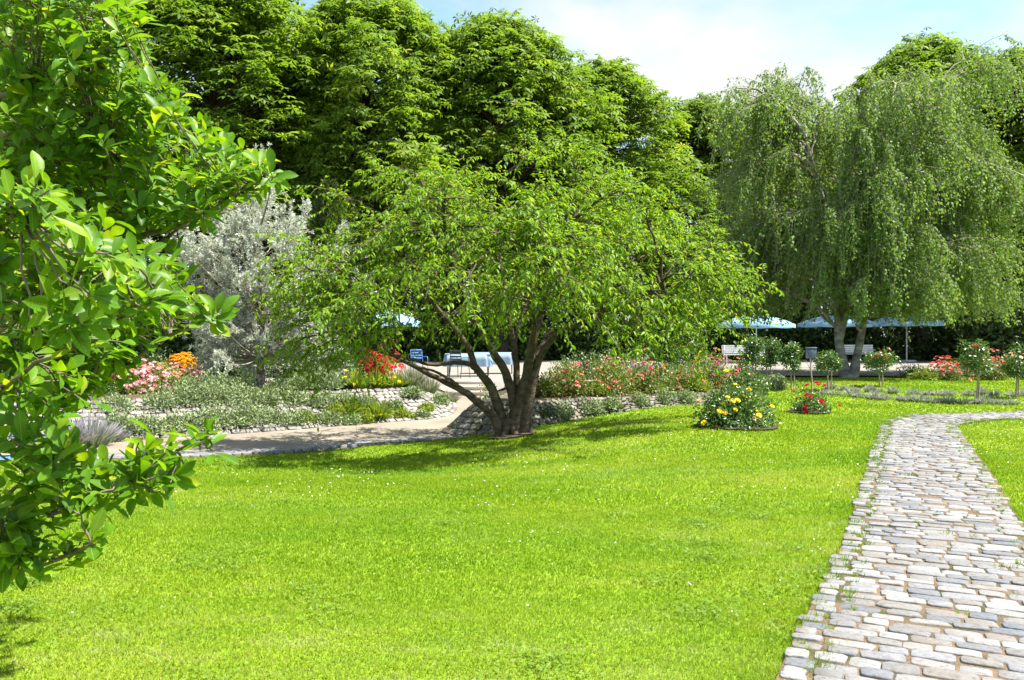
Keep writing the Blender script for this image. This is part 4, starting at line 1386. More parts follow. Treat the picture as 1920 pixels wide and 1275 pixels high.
    sc = rnd(.065, .118, N)
    v = np.clip(rng.normal(.45, .2, N) + np.where(rng.random(N) < .05, .35, 0), 0, 1)
    front = np.argsort(p[:, 1] + rng.random(N) * .3)
    vis = [i for i in front[:2500] if p[i, 2] > b[2] + 1.0][:300]
    mask = np.ones(N, bool); mask[vis] = False
    A = Acc(); A.add(*inst(*CHERRY_LEAF, p[mask], ax[mask], nm[mask], sc[mask], v[mask]))
    crown = part('crown', A, M['cherry'], root, origin=b, kind='stuff')
    a1 = Acc(); a1.add(*CHERRY_LEAF, 0.1)
    place_leaves([a1.mesh('cherry_leaf_shape', M['cherry'], False, w=.75)], p[vis], ax[vis], nm[vis], sc[vis], crown, b)


def place_leaves(shapes, p, ax, nm, sc, parent, origin):
    y = norm(ax); x = norm(np.cross(y, nm)); z = np.cross(x, y)
    for i in range(len(p)):
        o = link('leaf', shapes[int(rng.integers(len(shapes)))], parent)
        R = np.eye(4); R[:3, 0], R[:3, 1], R[:3, 2], R[:3, 3] = x[i] * sc[i], y[i] * sc[i], z[i] * sc[i], p[i] - origin
        o.matrix_local = Matrix(R.tolist())


cherry()

# ------------------------------------------------------------------ magnolia in the foreground
def magnolia():
    b = np.array([-3.5, 4.3, H(-3.5, 4.3)])
    root = thing('magnolia_tree', b, 'glossy broad leaved magnolia reaching in from the left foreground', 'tree')
    A = Acc()
    tr = limb(A, [b - [0, 0, .1], b + [.05, 0, 1.0], b + [.1, .05, 2.2], b + [0, .1, 3.6]], .12, .05, 14, 8, flare=.4)
    part('trunk', A, M['magnolia_bark'], root, origin=b, smooth=True)
    # rosette tips: (photo outline polygon, distance range, count)
    regs = [
        ([(0, -60), (255, -60), (250, 20), (245, 110), (290, 165), (340, 185), (325, 210), (395, 250), (480, 290), (530, 345), (400, 375), (372, 425), (300, 430), (200, 390), (100, 330), (0, 330)], 3.5, 4.9, 640),
        ([(-60, 300), (100, 340), (240, 430), (320, 480), (390, 560), (425, 600), (330, 610), (265, 640), (245, 690), (150, 720), (-60, 740)], 3.2, 4.6, 340),
        ([(-60, 350), (95, 350), (110, 400), (230, 450), (300, 520), (310, 570), (190, 590), (120, 640), (-60, 650)], 2.0, 2.7, 120),
        ([(-60, 620), (235, 620), (232, 690), (200, 735), (100, 770), (-60, 780)], 3.0, 4.2, 110),
        ([(-60, 690), (140, 700), (200, 760), (100, 790), (-60, 800)], 2.8, 3.8, 36),
        ([(-60, 800), (60, 790), (130, 850), (250, 880), (330, 850), (370, 900), (270, 935), (160, 945), (100, 960), (-60, 980)], 2.35, 2.9, 120),
        ([(-60, 975), (40, 990), (90, 1010), (60, 1040), (-60, 1055)], 2.3, 2.7, 16),
    ]
    fixed = [(290, 810, 2.5), (365, 830, 2.6), (395, 815, 2.65), (260, 830, 2.5), (310, 850, 2.5), (170, 1020, 2.4), (140, 1030, 2.45), (120, 1015, 2.4), (25, 380, 2.0), (70, 345, 2.0), (505, 325, 3.9), (520, 340, 3.95),
             (340, 182, 4.0), (410, 255, 3.9), (455, 275, 3.9), (300, 560, 2.3), (250, 500, 2.3), (400, 600, 3.4), (415, 590, 3.4), (375, 845, 2.6), (240, 60, 4.1), (235, 15, 4.1), (280, 30, 4.1), (200, 90, 3.9), (270, 120, 4.0), (285, 150, 4.0), (255, 140, 4.0), (305, 168, 4.0), (262, 100, 4.05), (248, 75, 4.05), (275, 175, 3.9), (300, 195, 3.9), (20, 1045, 2.4), (60, 1040, 2.4), (90, 1030, 2.42), (40, 1000, 2.4), (10, 970, 2.4), (0, 1072, 2.4), (32, 1066, 2.4), (-20, 1060, 2.4), (55, 1058, 2.4), (75, 1046, 2.42)]
    tips = []
    for pl, d0, d1, cnt in regs:
        pl = np.array(pl, float); lo, hi = pl.min(0), pl.max(0); got = 0
        while got < cnt:
            q = rnd(0, 1, (200, 2)) * (hi - lo) + lo
            q = q[in_poly(q[:, 0], q[:, 1], pl)][:cnt - got]
            for x, y in q:
                if not (x < 60 and 835 < y < 950):
                    tips.append(P(x, y, rnd(d0, d1)))
            got += len(q)
    tips += [P(*f) for f in fixed]
    tips = np.array(tips); n = len(tips)
    # main branches towards parts of the outline
    ends = [P(500, 335, 3.9), P(330, 200, 4.1), P(230, 90, 4.2), P(120, 20, 4.2), P(380, 410, 4.1), P(400, 590, 3.5), P(230, 640, 3.6), P(300, 550, 2.35), P(150, 480, 2.3), P(40, 400, 2.1), P(150, 330, 4.0),
            P(390, 820, 2.62), P(240, 905, 2.5), P(170, 1022, 2.4), P(30, 1020, 2.45), P(120, 740, 3.2), P(60, 600, 3.0), P(60, 180, 4.0), P(200, 250, 4.0), P(100, 870, 2.55), P(250, 400, 3.9)]
    bl = []
    for i, e in enumerate(ends):
        k = np.clip((e[2] - b[2] - .5 * np.linalg.norm(e[:2] - b[:2]) * .5) / 3.6, .12, .95)
        s0 = np.array([np.interp(k, np.linspace(0, 1, len(tr)), tr[:, q]) for q in range(3)])
        m1 = s0 * .6 + e * .4 + np.array([rng.normal() * .08, rng.normal() * .08, .06 if e[2] > 1.2 else -.10])
        m2 = s0 * .25 + e * .75 + np.array([rng.normal() * .06, rng.normal() * .06, -.03 if e[2] > 1.2 else -.06])
        B = Acc()
        bl.append(limb(B, [s0, m1, m2, e], .030 if e[1] > 3.2 else (.014 if e[2] > 1.05 else .008), .0045, 24, 7, wob=.006))
        part('branch', B, M['magnolia_bark'], root, origin=b, smooth=True)
    bp = np.concatenate([q[5:] for q in bl])
    st = np.empty((n, 3))
    for i in range(n):
        D = np.linalg.norm(bp - tips[i], axis=1) + .25 * np.maximum(0, bp[:, 0] - tips[i, 0])
        st[i] = bp[np.argmin(D)]
    t = np.linspace(0, 1, 6)[None, :, None]
    L = np.linalg.norm(tips - st, axis=1)[:, None, None]
    wp = st[:, None] * (1 - t) + tips[:, None] * t + UP * np.sin(np.pi * t) * L * -.08
    wp[:, 1:-1] += rng.normal(0, .008, wp[:, 1:-1].shape)
    TW = Acc(); TW.add(*tubes(wp, np.linspace(.0042, .0022, 6)[None] * np.ones((n, 1)), 5))
    part('twigs', TW, M['magnolia_bark'], root, origin=b, smooth=True, kind='stuff')
    # leaves: a rosette at each tip plus a few down the twig
    td = norm(wp[:, -1] - wp[:, -3])
    axis = norm(td * .6 + UP * .55 + np.array([.25, -.15, 0]) + rng.normal(0, .25, (n, 3)))
    LP, LX, LN, LS = [], [], [], []
    for i in range(n):
        k = int(rng.integers(6, 10))
        a = np.arange(k) * 2.4 + rnd(0, 6.28)
        e1 = norm(np.cross(axis[i], [0.3, 1, .2])); e2 = np.cross(axis[i], e1)
        sp_ = rnd(.75, 1.35, k)
        rad = np.cos(a)[:, None] * e1 + np.sin(a)[:, None] * e2
        ax = norm(axis[i] * np.cos(sp_)[:, None] + rad * np.sin(sp_)[:, None] + rng.normal(0, .12, (k, 3)))
        nm = norm(axis[i] * np.sin(sp_)[:, None] - rad * np.cos(sp_)[:, None] + UP * .55 + rng.normal(0, .22, (k, 3)))
        back = rnd(0, .10, k)[:, None]
        LP.append(tips[i] - td[i] * back + rad * .006); LX.append(ax); LN.append(nm); LS.append(rnd(.055, .112, k) * (.86 if tips[i, 1] < 3 else 1.0))
    p, ax, nm, sc = map(np.concatenate, (LP, LX, LN, LS))
    N = len(p)
    v = np.clip(rng.normal(.5, .2, N) + np.where(rng.random(N) < .07, .4, 0), 0, 1)
    order = np.argsort(p[:, 1] / sc)
    vis = [i for i in order if in_frame(p[i], -5)][:300]
    mask = np.ones(N, bool); mask[vis] = False
    idx = np.where(mask)[0]
    A = Acc()
    for k, (V, Fq) in enumerate(MAG_LEAVES):
        q = idx[k::5]
        A.add(*inst(V, Fq, p[q], ax[q], nm[q], sc[q], v[q]))
    crown = part('crown', A, M['magnolia'], root, origin=b, smooth=True, kind='stuff')
    shapes = []
    for V, Fq in MAG_LEAVES:
        a1 = Acc(); a1.add(V, Fq, .12); shapes.append(a1.mesh('magnolia_leaf_shape', M['magnolia'], True, w=.82))
    place_leaves(shapes, p[vis], ax[vis], nm[vis], sc[vis], crown, b)


magnolia()

# ------------------------------------------------------------------ roses on the lawn
d = 15.0
shrub('rose_bush', X(1382, d), d, .86, .86, 'bushy yellow rose on the lawn with glossy green leaves', 'rose bush', M['rose_leaf'], .06, 6500, ry=.7, blobs=20,
      flowers=(('yellow', 20), ('peach', 2)), fbig=True, fsize=.10)
d = 17.8
shrub('rose_bush', X(1518, d), d, .54, .62, 'small dark red rose bush alone on the lawn', 'rose bush', M['rose_leaf'], .05, 2400, blobs=10, flowers=(('red', 22),), fbig=True, fsize=.10)
for nm_, px, d, r_ in (('yellow', 1382, 15.0, .74), ('red', 1518, 17.8, .46), ('cherry', 960, 16.5, .5)):
    A = Acc(); th = np.linspace(0, 2 * np.pi, 25)[:-1]
    rr = r_ * (1 + .06 * np.sin(3 * th))
    V = np.c_[X(px, d) + np.cos(th) * rr, d + np.sin(th) * rr * .85, np.zeros(24)]; V[:, 2] = height(V[:, 0], V[:, 1]) + .035
    c = np.array([[X(px, d), d, H(X(px, d), d) + .06]])
    A.add(np.vstack([V, c]), np.array([(i, (i + 1) % 24, 24) for i in range(24)]))
    tag(part('soil_patch', A, M['soil'], None, smooth=True), ('round patch of bare soil under the %s rose bush' % nm_) if nm_ != 'cherry' else 'bare earth around the roots of the cherry tree', 'soil', kind='structure')

# right bank roses: px, distance, radius, height, flowers, label, leaf
WARM, GREEN = M['rose_leaf_warm'], M['rose_leaf']
for px, d, r_, h, fl, label, lm in [
    (1018, 19.3, .5, .50, (('deep_pink', 10),), 'small deep pink rose at the cherry end of the right bank', WARM),
    (1072, 19.7, .62, .70, (('coral', 26), ('deep_pink', 8)), 'coral rose bush nearest the cherry trunk on the right bank', WARM),
    (1138, 20.1, .68, .80, (('coral', 34), ('deep_pink', 10)), 'coral rose bush, second along the right bank from the cherry', WARM),
    (1212, 20.6, .70, .80, (('coral', 32), ('scarlet', 8)), 'coral and scarlet rose bush midway along the right bank', WARM),
    (1278, 21.5, .62, .66, (('coral', 18), ('orange', 5)), 'low coral rose bush in front of the grey cushion', WARM),
    (1342, 22.6, .78, .92, (('deep_pink', 60), ('scarlet', 16)), 'tallest deep pink rose bush on the right bank', WARM),
    (1402, 22.6, .55, .55, (('coral', 12), ('pink', 5)), 'low rose bush at the right end of the bank', GREEN),
    (1062, 23.6, .62, .60, (('peach', 18),), 'peach flowered rose behind the coral bushes near the trunk', WARM),
    (1150, 24.2, .66, .72, (('peach', 22), ('coral', 6)), 'peach rose bush at the back of the right bank', WARM),
    (1250, 24.6, .60, .62, (('scarlet', 7), ('yellow', 3)), 'sparse scarlet rose at the back of the right bank', GREEN),
    (1395, 25.6, .5, .78, (('scarlet', 8),), 'upright red rose beside the white bench', GREEN),
]:
    shrub('rose_bush', X(px, d), d, r_ * 1.2, h * 1.16, label, 'rose bush', lm, .07, 2300, flowers=[(a_, max(3, int(b_ * .85))) for a_, b_ in fl], fsize=.08, blobs=12, group='roses on the right bank')
# left bank roses
for px, d, r_, h, fl, label, lm in [
    (708, 24.2, .86, .95, (('scarlet', 260),), 'large scarlet rose covered in blooms behind the daylilies', GREEN),
    (250, 20.6, .66, .78, (('pink', 90), ('deep_pink', 12)), 'pink rose bush nearest the magnolia on the left bank', M['lime']),
    (305, 20.9, .68, .74, (('pink', 110), ('coral', 12)), 'pink rose bush in the middle of the left rose bed', M['lime']),
    (358, 21.4, .6, .66, (('pink', 40), ('white', 20)), 'pale pink and white rose bush right of the pink ones', M['lime']),
    (424, 22.6, .45, .56, (('deep_pink', 14),), 'small deep pink rose beside the silver tree trunk', GREEN),
    (200, 20.2, .7, .65, (('peach', 10),), 'greenish peach rose half hidden by magnolia leaves', GREEN),
]:
    shrub('rose_bush', X(px, d), d, r_ * 1.15, h * 1.15, label, 'rose bush', lm, .07, 2200, flowers=[(a_, int(b_ * 1.4)) for a_, b_ in fl], fsize=.095, blobs=12, group='roses on the left bank')
shrub('flowering_bush', X(345, 29), 29, .62, .95, 'golden orange bush glowing behind the pink roses', 'bush', M['lime'], .06, 1500, flowers=(('orange', 260),), fsize=.13, z=.2)
# far right roses
for px, d, r_, h, fl, label in [
    (1778, 27.6, .72, .82, (('coral', 50), ('scarlet', 10)), 'coral rose mound left of the tall standard rose'),
    (1862, 27.8, .75, .85, (('coral', 36), ('scarlet', 8)), 'coral rose mound right of the tall standard rose'),
    (1930, 28.0, .75, .78, (('coral', 24), ('pink', 6)), 'coral rose mound cut by the right edge'),
]:
    shrub('rose_bush', X(px, d), d, r_, h, label, 'rose bush', WARM, .06, 1800, flowers=[(a_, int(b_ * 1.4)) for a_, b_ in fl], fsize=.11, group='roses beside the square')
for px, d, r_, h, label, lm in [
    (1708, 28.6, .65, .62, 'leafy green shrub just right of the pink standard rose', M['rose_leaf']), (1735, 27.5, .6, .42, 'low lime green shrub in front of the coral roses', M['lime']),
    (1820, 29.6, 1.0, .75, 'green shrub behind the tall standard rose', M['rose_leaf']), (1895, 30.2, 1.1, .95, 'green shrub behind the right edge roses', M['rose_leaf']),
    (1450, 24.2, .55, .52, 'grey green rounded bush at the end of the right bank', M['sage']),
    (925, 22.3, .55, .85, 'dark green shrub beside the steps behind the cherry stems', M['rose_leaf']),
    (975, 21.0, .5, .6, 'dark green shrub directly behind the cherry trunk', M['rose_leaf']),
    (160, 20.3, .8, .62, 'dark shrub under the magnolia left of the rose bed', M['darkshrub']),
    (545, 22.4, .55, .5, 'dark green shrub right of the silver tree trunk', M['darkshrub']),
    (450, 24.5, .9, .55, 'dark groundcover shrub behind the silver tree', M['darkshrub']),
    (600, 25.2, .7, .6, 'grey shrub beneath the left edge of the cherry crown', M['sage']),
]:
    shrub('shrub', X(px, d), d, r_, h, label, 'shrub', lm, .065, 1500, blobs=10)

# standard roses
def standard_rose(px, d, head_y, rw, rh, flowers, label, stake=True, bare=False):
    x = X(px, d); z = H(x, d)
    b = np.array([x, d, z]); top = np.array([x + rnd(-.05, .05), d, EYE - (head_y - CY) / F * d])
    root = thing('standard_rose', b, label, 'rose tree', 'standard roses')
    A = Acc(); limb(A, [b - [0, 0, .05], b * .5 + top * .5 + [rnd(-.05, .05), 0, 0], top], .022, .016, 10, 6)
    part('stem', A, M['stake'], root, origin=b, smooth=True)
    if stake:
        A = Acc(); limb(A, [b + [.09, .04, -.05], b + [.09, .04, (top[2] - z) * .95]], .017, .017, 3, 6); part('stake', A, M['stake'], root, origin=b)
        A = Acc(); A.add(*box_vf(x + .045, d + .02, z + (top[2] - z) * .7, .13, .035, .03)); part('tie', A, M['dark_metal'], root, origin=b)
    if bare:
        A = Acc()
        for k in range(5):
            a = rnd(0, 6.28); limb(A, [top - [0, 0, .05], top + [math.cos(a) * .1, math.sin(a) * .1, .12], top + [math.cos(a) * .2, math.sin(a) * .2, .22]], .008, .004, 5, 4)
        part('twigs', A, M['stake'], root, origin=b)
        return
    c = top - [0, 0, rh * .25]
    n = 1700
    bc = rdir(11) * [rw * .62, rw * .62, rh * .55]; kk = rng.integers(0, 11, n); o = rdir(n)
    p = c + [0, 0, rh * .25] + bc[kk] + o * (rnd(.3, .62, 11)[kk] * rw * rng.random(n) ** .4)[:, None]
    A = Acc(); A.add(*inst(*SMALL_LEAF, p, norm(o * .6 + rng.normal(0, .6, p.shape)), norm(o + UP * .7 + rng.normal(0, .4, p.shape)), .07 * rnd(.7, 1.3, n), rng.random(n)))
    part('crown', A, M['rose_leaf'], root, origin=b, kind='stuff')
    TW = Acc(); e = p[rng.integers(0, n, 10)]; t = np.linspace(0, 1, 4)[None, :, None]
    TW.add(*tubes((top - [0, 0, rh * .3])[None, None] * (1 - t) + e[:, None] * t, np.full((10, 4), .007), 4)); part('twigs', TW, M['stem'], root, origin=b)
    for colour, cnt in flowers:
        q, oo = blob_points(cnt * 5, c, rw, rw, rh * 1.05, 10, .97)
        sel = np.argsort(-(q[:, 2] + rng.random(len(q)) * .25 * rh - .2 * (q[:, 1] - d)))[:cnt]
        add_flowers(root, b, q[sel], norm(oo[sel] + UP * .6 - np.array([0, .4, 0])), M['f_' + colour], .105)


standard_rose(1412, 24.6, 655, .42, .55, (('orange', 1),), 'standard rose with orange bloom beside the white bench')
standard_rose(1440, 25.4, 660, .42, .60, (), 'leafy flowerless standard rose with yellow green top, second from bench')
standard_rose(1484, 23.8, 672, .36, .55, (), 'dark leaved standard rose between the bench and the litter bin')
standard_rose(1522, 23.0, 690, .3, .3, (), 'bare standard rose stem in front of the litter bin', bare=True, stake=False)
standard_rose(1554, 23.6, 676, .42, .50, (), 'flowerless standard rose just left of the birch trunks')
standard_rose(1650, 24.6, 678, .46, .50, (('scarlet', 4), ('coral', 5), ('yellow', 1)), 'standard rose with red and coral blooms right of the birch trunks')
standard_rose(1830, 20.2, 672, .46, .52, (('scarlet', 6),), 'tallest standard rose with scarlet blooms on top, double stake')
standard_rose(1905, 21.6, 680, .44, .45, (('peach', 4), ('cream', 3)), 'standard rose with pale peach blooms at the right edge')


# tufts: lavender, plume grass, daylily, cushions
def tuft(name, x, y, r_, h, n, mat, label, cat, group=None, tipcol=True, z=None, wide=.006, flowers=None, droop=.25, parts=None):
    z = H(x, y) + .02 if z is None else z
    c = np.array([x, y, z]); root = thing(name, c, label, cat, group)
    a = rnd(0, 6.28, n); u = np.sqrt(rng.random(n))
    base = c + np.stack([np.cos(a) * u * r_ * .45, np.sin(a) * u * r_ * .45, np.zeros(n)], 1)
    dr = norm(np.stack([np.cos(a) * u * r_ * .9, np.sin(a) * u * r_ * .9, np.full(n, h)], 1) + rng.normal(0, .1 * h, (n, 3)))
    L = h * rnd(.6, 1.1, n) * (1.05 - .25 * u)
    K = 4
    p = arcs(base, dr, L, droop * u, K)
    side = norm(np.cross(dr, rdir(n))) * (wide * rnd(.7, 1.3, n))[:, None]
    prof = np.array([.8, 1.0, .9, .15])
    V = np.stack([p - side[:, None] * prof[None, :, None], p + side[:, None] * prof[None, :, None]], 2).reshape(-1, 3)
    f = np.array([[0, 1, 3, 2], [2, 3, 5, 4], [4, 5, 7, 6]])
    Fq = (f[None] + (np.arange(n) * 8)[:, None, None]).reshape(-1, 4)
    v = np.stack([rnd(0, .5, n), rnd(.2, .6, n), rnd(.65, 1, n) if tipcol else rnd(.3, .9, n)], 1).ravel()
    A = Acc(); A.add(V, Fq, v)
    part('stalks' if tipcol else 'leaves', A, mat, root, origin=c, kind='stuff')
    if flowers:
        col, cnt, size = flowers
        sel = rng.integers(0, n, cnt)
        q = p[sel, -1] + UP * .04
        add_flowers(root, c, q, norm(rng.normal(0, .4, (cnt, 3)) + UP * .7 - np.array([0, .5, 0])), M['f_' + col], size)
    return root


# low lavender lines on the right lawn
def lav_line(pts, n, label, group):
    ln = spline([(*p, 0) for p in pts], n)
    for q in ln:
        x, y = q[0] + rng.normal() * .05, q[1] + rng.normal() * .07
        tuft('lavender_clump', x, y, .26 * rnd(.8, 1.2), .22 * rnd(.7, 1.25), 130, M['lavender'], label, 'lavender', group, wide=.008)


lav_line([(8.3, 22.6), (9.2, 21.0), (10.3, 20.2), (11.6, 19.9)], 16, 'low grey lavender clump in the near row on the right lawn', 'near lavender row')
lav_line([(8.9, 24.0), (10.4, 22.9), (12.0, 22.2), (13.6, 21.9), (14.8, 21.9)], 22, 'low grey lavender clump in the far row on the right lawn', 'far lavender row')

# left bank: cushions all over the slope and the shelf above it
ORD = ['first', 'second', 'third', 'fourth', 'fifth', 'sixth', 'seventh', 'eighth', 'ninth', 'tenth', 'eleventh', 'twelfth', 'thirteenth', 'fourteenth', 'fifteenth']
ROWS = [('grey green cushion at the path edge of the left bank, %s from the left', 'sage', 'cushions along the path edge', [
    (200, 17.3, .5, .42), (232, 17.6, .55, .48), (278, 17.9, .6, .5), (325, 18.2, .6, .5), (372, 18.5, .62, .52), (420, 18.85, .62, .55), (466, 19.15, .6, .52), (512, 19.45, .6, .5), (556, 19.75, .5, .38), (610, 20.15, .45, .32), (655, 20.45, .4, .3)]),
    ('grey green cushion halfway up the left bank, %s from the left', 'sage', 'cushions halfway up the left bank', [
    (215, 18.3, .55, .5), (300, 18.9, .6, .48), (350, 19.3, .66, .58), (402, 19.6, .66, .6), (452, 19.9, .68, .58), (502, 20.2, .66, .46), (550, 20.5, .62, .5), (598, 20.8, .55, .46), (640, 21.2, .5, .44), (690, 21.4, .4, .38), (735, 21.6, .36, .32), (790, 21.5, .28, .28)]),
    ('grey green cushion along the crest of the left bank, %s from the left', 'sage', 'cushions on the crest of the left bank', [
    (350, 20.5, .65, .5), (398, 20.9, .72, .56), (448, 21.2, .6, .42), (535, 21.5, .6, .42), (575, 21.8, .62, .55), (620, 22.0, .55, .45), (770, 22.4, .4, .32), (822, 22.8, .4, .34)]),
    ('small lime green cushion on the left bank, %s from the left', 'lime', 'lime cushions on the left bank', [
    (575, 19.95, .34, .26), (625, 20.6, .34, .3), (680, 20.75, .34, .26), (757, 21.4, .32, .26), (800, 21.9, .34, .28)])]
for lab, mt, grp, lst in ROWS:
    for k, (px, d, r_, h) in enumerate(lst):
        shrub('cushion_plant', X(px, d), d, r_, h, lab % ORD[k], 'plant', M[mt], .066, 1500, SMALL_LEAF, group=grp, blobs=9, stems=False, z=H(X(px, d), d) + .06, upright=.6)
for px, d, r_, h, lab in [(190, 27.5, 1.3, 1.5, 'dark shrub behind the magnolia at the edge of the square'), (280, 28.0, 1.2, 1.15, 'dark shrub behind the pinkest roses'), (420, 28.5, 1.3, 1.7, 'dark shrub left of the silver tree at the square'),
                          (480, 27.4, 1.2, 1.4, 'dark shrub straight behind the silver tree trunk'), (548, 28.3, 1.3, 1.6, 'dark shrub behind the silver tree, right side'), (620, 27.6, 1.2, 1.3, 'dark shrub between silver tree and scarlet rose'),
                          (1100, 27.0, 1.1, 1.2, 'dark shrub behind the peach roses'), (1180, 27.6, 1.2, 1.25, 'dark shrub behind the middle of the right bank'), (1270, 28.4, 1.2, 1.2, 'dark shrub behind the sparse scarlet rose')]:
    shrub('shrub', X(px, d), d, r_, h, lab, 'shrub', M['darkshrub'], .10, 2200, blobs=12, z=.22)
# right wall cushions
RC = 1
for px, d, r_, h, mt, lab in [
    (1022, 18.05, .28, .28, 'darkshrub', 'dark green cushion at the wall foot beside the cherry trunk'),
    (1052, 18.35, .40, .44, 'sage', 'grey green bushy cushion on the wall right of the cherry trunk'),
    (1108, 18.85, .34, .36, 'sage', None), (1150, 19.1, .36, .36, 'sage', None), (1195, 19.3, .34, .34, 'sage', None), (1240, 19.6, .36, .34, 'sage', None), (1285, 19.9, .38, .36, 'sage', None),
    (1325, 20.4, .4, .36, 'sage', None), (1362, 21.0, .42, .38, 'sage', None), (1400, 21.8, .42, .38, 'sage', None), (1270, 22.8, .7, .62, 'sage', 'large silvery cushion between the coral and deep pink roses'),
    (1120, 19.6, .30, .3, 'lime', None), (1310, 21.2, .42, .42, 'lime', None)]:
    if lab is None:
        lab = 'grey green cushion along the right wall, %s from the cherry trunk' % ORD[RC] if mt == 'sage' else ('yellow green cushion among the %s roses of the right bank' % ('first coral' if px < 1200 else 'last coral')); RC += mt == 'sage'
        grp = 'cushions along the right wall' if mt == 'sage' else 'lime cushions on the right bank'
    else:
        grp = None
    shrub('cushion_plant', X(px, d), d, r_, h, lab, 'plant', M[mt], .055, 1000, SMALL_LEAF, group=grp, blobs=8, stems=False, upright=.6, z=H(X(px, d), d) + .05)
# daylilies
for px, d, lab, n, fl in [
    (632, 22.3, 'yellow daylily clump nearest the cherry crown edge', 200, 9), (668, 22.4, 'yellow daylily clump, second of the upper row', 220, 11), (705, 22.7, 'yellow daylily clump, third of the upper row', 220, 12),
    (738, 23.0, 'yellow daylily clump right of the scarlet rose', 180, 8), (655, 21.0, 'yellow daylily clump halfway down the left bank', 220, 6), (706, 21.1, 'lime green daylily clump low on the left bank', 260, 1),
    (590, 22.4, 'leafy daylily clump left of the yellow row', 180, 3)]:
    tuft('daylily_clump', X(px, d), d, .56, .58, int(n * 1.5), M['lime'], lab, 'daylily', 'daylilies on the left bank', tipcol=False, wide=.013, flowers=('yellow', (fl + 1) // 2 + 1, .075), droop=.55, z=H(X(px, d), d) + .05)
# lavender and plume grasses
for px, d, r_, h, mt, lab in [
    (770, 23.4, .5, .78, 'plume', 'pale feathery grass clump right of the scarlet rose'), (800, 23.6, .42, .6, 'plume', 'shorter feathery grass clump above the stone bank'),
    (840, 23.6, .36, .45, 'plume', 'small grass clump beside the steps'),
    (165, 16.4, .70, .75, 'lavender', 'purple grey lavender bush at the path edge behind magnolia leaves'), (205, 17.2, .5, .5, 'lavender', 'smaller lavender bush left of the grey cushions'),
    (120, 16.0, .6, .7, 'lavender', 'lavender bush farthest left behind the magnolia branch'),
    (395, 22.2, .6, .68, 'lavender', 'lavender among the pink roses on the left bank'), (1200, 24.8, .62, .85, 'lavender', 'tall lavender bush at the back of the right bank'),
    (1322, 25.2, .6, .85, 'lavender', 'lavender bush behind the deep pink roses'), (1290, 23.0, .5, .5, 'lavender', 'low lavender bush between rose bushes on the right bank')]:
    tuft('ornamental_grass' if mt == 'plume' else 'lavender_bush', X(px, d), d, r_, h, 520, M[mt], lab, 'grass clump' if mt == 'plume' else 'lavender', wide=.009)

# ------------------------------------------------------------------ furniture
def rect(root, name, c, size, mat, org, rz=0.0, bevel=.004):
    A = Acc(); A.add(*box_vf(*c, *size, rz))
    o = part(name, A, mat, root, origin=org)
    bv = o.modifiers.new('bevel', 'BEVEL'); bv.width = bevel; bv.segments = 2
    return o


def bench(px, d, w, label):
    b = np.array([X(px, d), d, .25]); r = thing('garden_bench', b, label, 'bench', 'white benches on the square')
    for k in range(4):
        rect(r, 'seat_slat', b + [0, -.24 + .12 * k, .44], (w, .1, .03), M['white_paint'], b)
    for k in range(4):
        rect(r, 'back_slat', b + [0, .22 + .02 * k, .54 + .105 * k], (w, .025, .09), M['white_paint'], b)
    for sx in (-1, 1):
        x = sx * (w / 2 - .12)
        rect(r, 'leg', b + [x, -.24, .21], (.06, .06, .42), M['white_paint'], b)
        rect(r, 'leg', b + [x, .26, .44], (.06, .06, .88), M['white_paint'], b)
        rect(r, 'armrest', b + [x, -.02, .64], (.06, .5, .035), M['white_paint'], b)


bench(1396, 41.5, 2.1, 'white slatted garden bench behind the deep pink roses')
bench(1606, 43.5, 1.9, 'white slatted garden bench seen between the birch trunks')


def parasol(px, d, w, zed, label):
    b = np.array([X(px, d), d, .25]); r = thing('parasol', b, label, 'parasol', 'pale blue parasols')
    A = Acc(); limb(A, [b, b + [0, 0, zed + .48]], .035, .03, 4, 8); part('pole', A, M['white_paint'], r, origin=b)
    A = Acc(); A.add(*box_vf(b[0], b[1], b[2] + .05, .7, .7, .1)); part('base', A, M['grey_metal'], r, origin=b)
    A = Acc(); ns = 8; K = 6
    rows = []
    for k in range(K):
        t = k / (K - 1)
        z = zed + .44 * (1 - t ** 2.2)
        ring = []
        for i in range(ns * 4):
            a = 2 * math.pi * i / (ns * 4)
            sag = 1 - .055 * t * abs(math.sin(ns * a / 2))
            ring.append((b[0] + math.cos(a) * w / 2 * t * sag, b[1] + math.sin(a) * w / 2 * t * sag, b[2] + z - .04 * t * abs(math.sin(ns * a / 2))))
        rows.append(ring)
    rows.append([(x, y, z - .16) for x, y, z in rows[-1]])
    V = np.array(rows).reshape(-1, 3); m = ns * 4
    Fq = [(k * m + i, k * m + (i + 1) % m, (k + 1) * m + (i + 1) % m, (k + 1) * m + i) for k in range(K) for i in range(m)]
    A.add(V, Fq, .5); part('canopy', A, M['blue_cloth'], r, origin=b, smooth=True)
    for i in range(ns):
        a = 2 * math.pi * i / ns
        R_ = Acc(); limb(R_, [b + [0, 0, zed + .34], b + [math.cos(a) * w * .25, math.sin(a) * w * .25, zed + .28], b + [math.cos(a) * w * .49, math.sin(a) * w * .49, zed - .03]], .012, .01, 6, 4)
        part('rib', R_, M['white_paint'], r, origin=b)


parasol(1418, 43.5, 4.0, 1.95, 'pale blue parasol farthest left beside the birch')
parasol(1570, 45.0, 4.2, 2.0, 'pale blue parasol half hidden behind the birch trunks')
parasol(1700, 44.5, 3.8, 2.05, 'pale blue parasol showing right of the birch trunks')
parasol(716, 37.0, 3.4, 1.95, 'pale blue parasol glimpsed through the left cherry foliage')


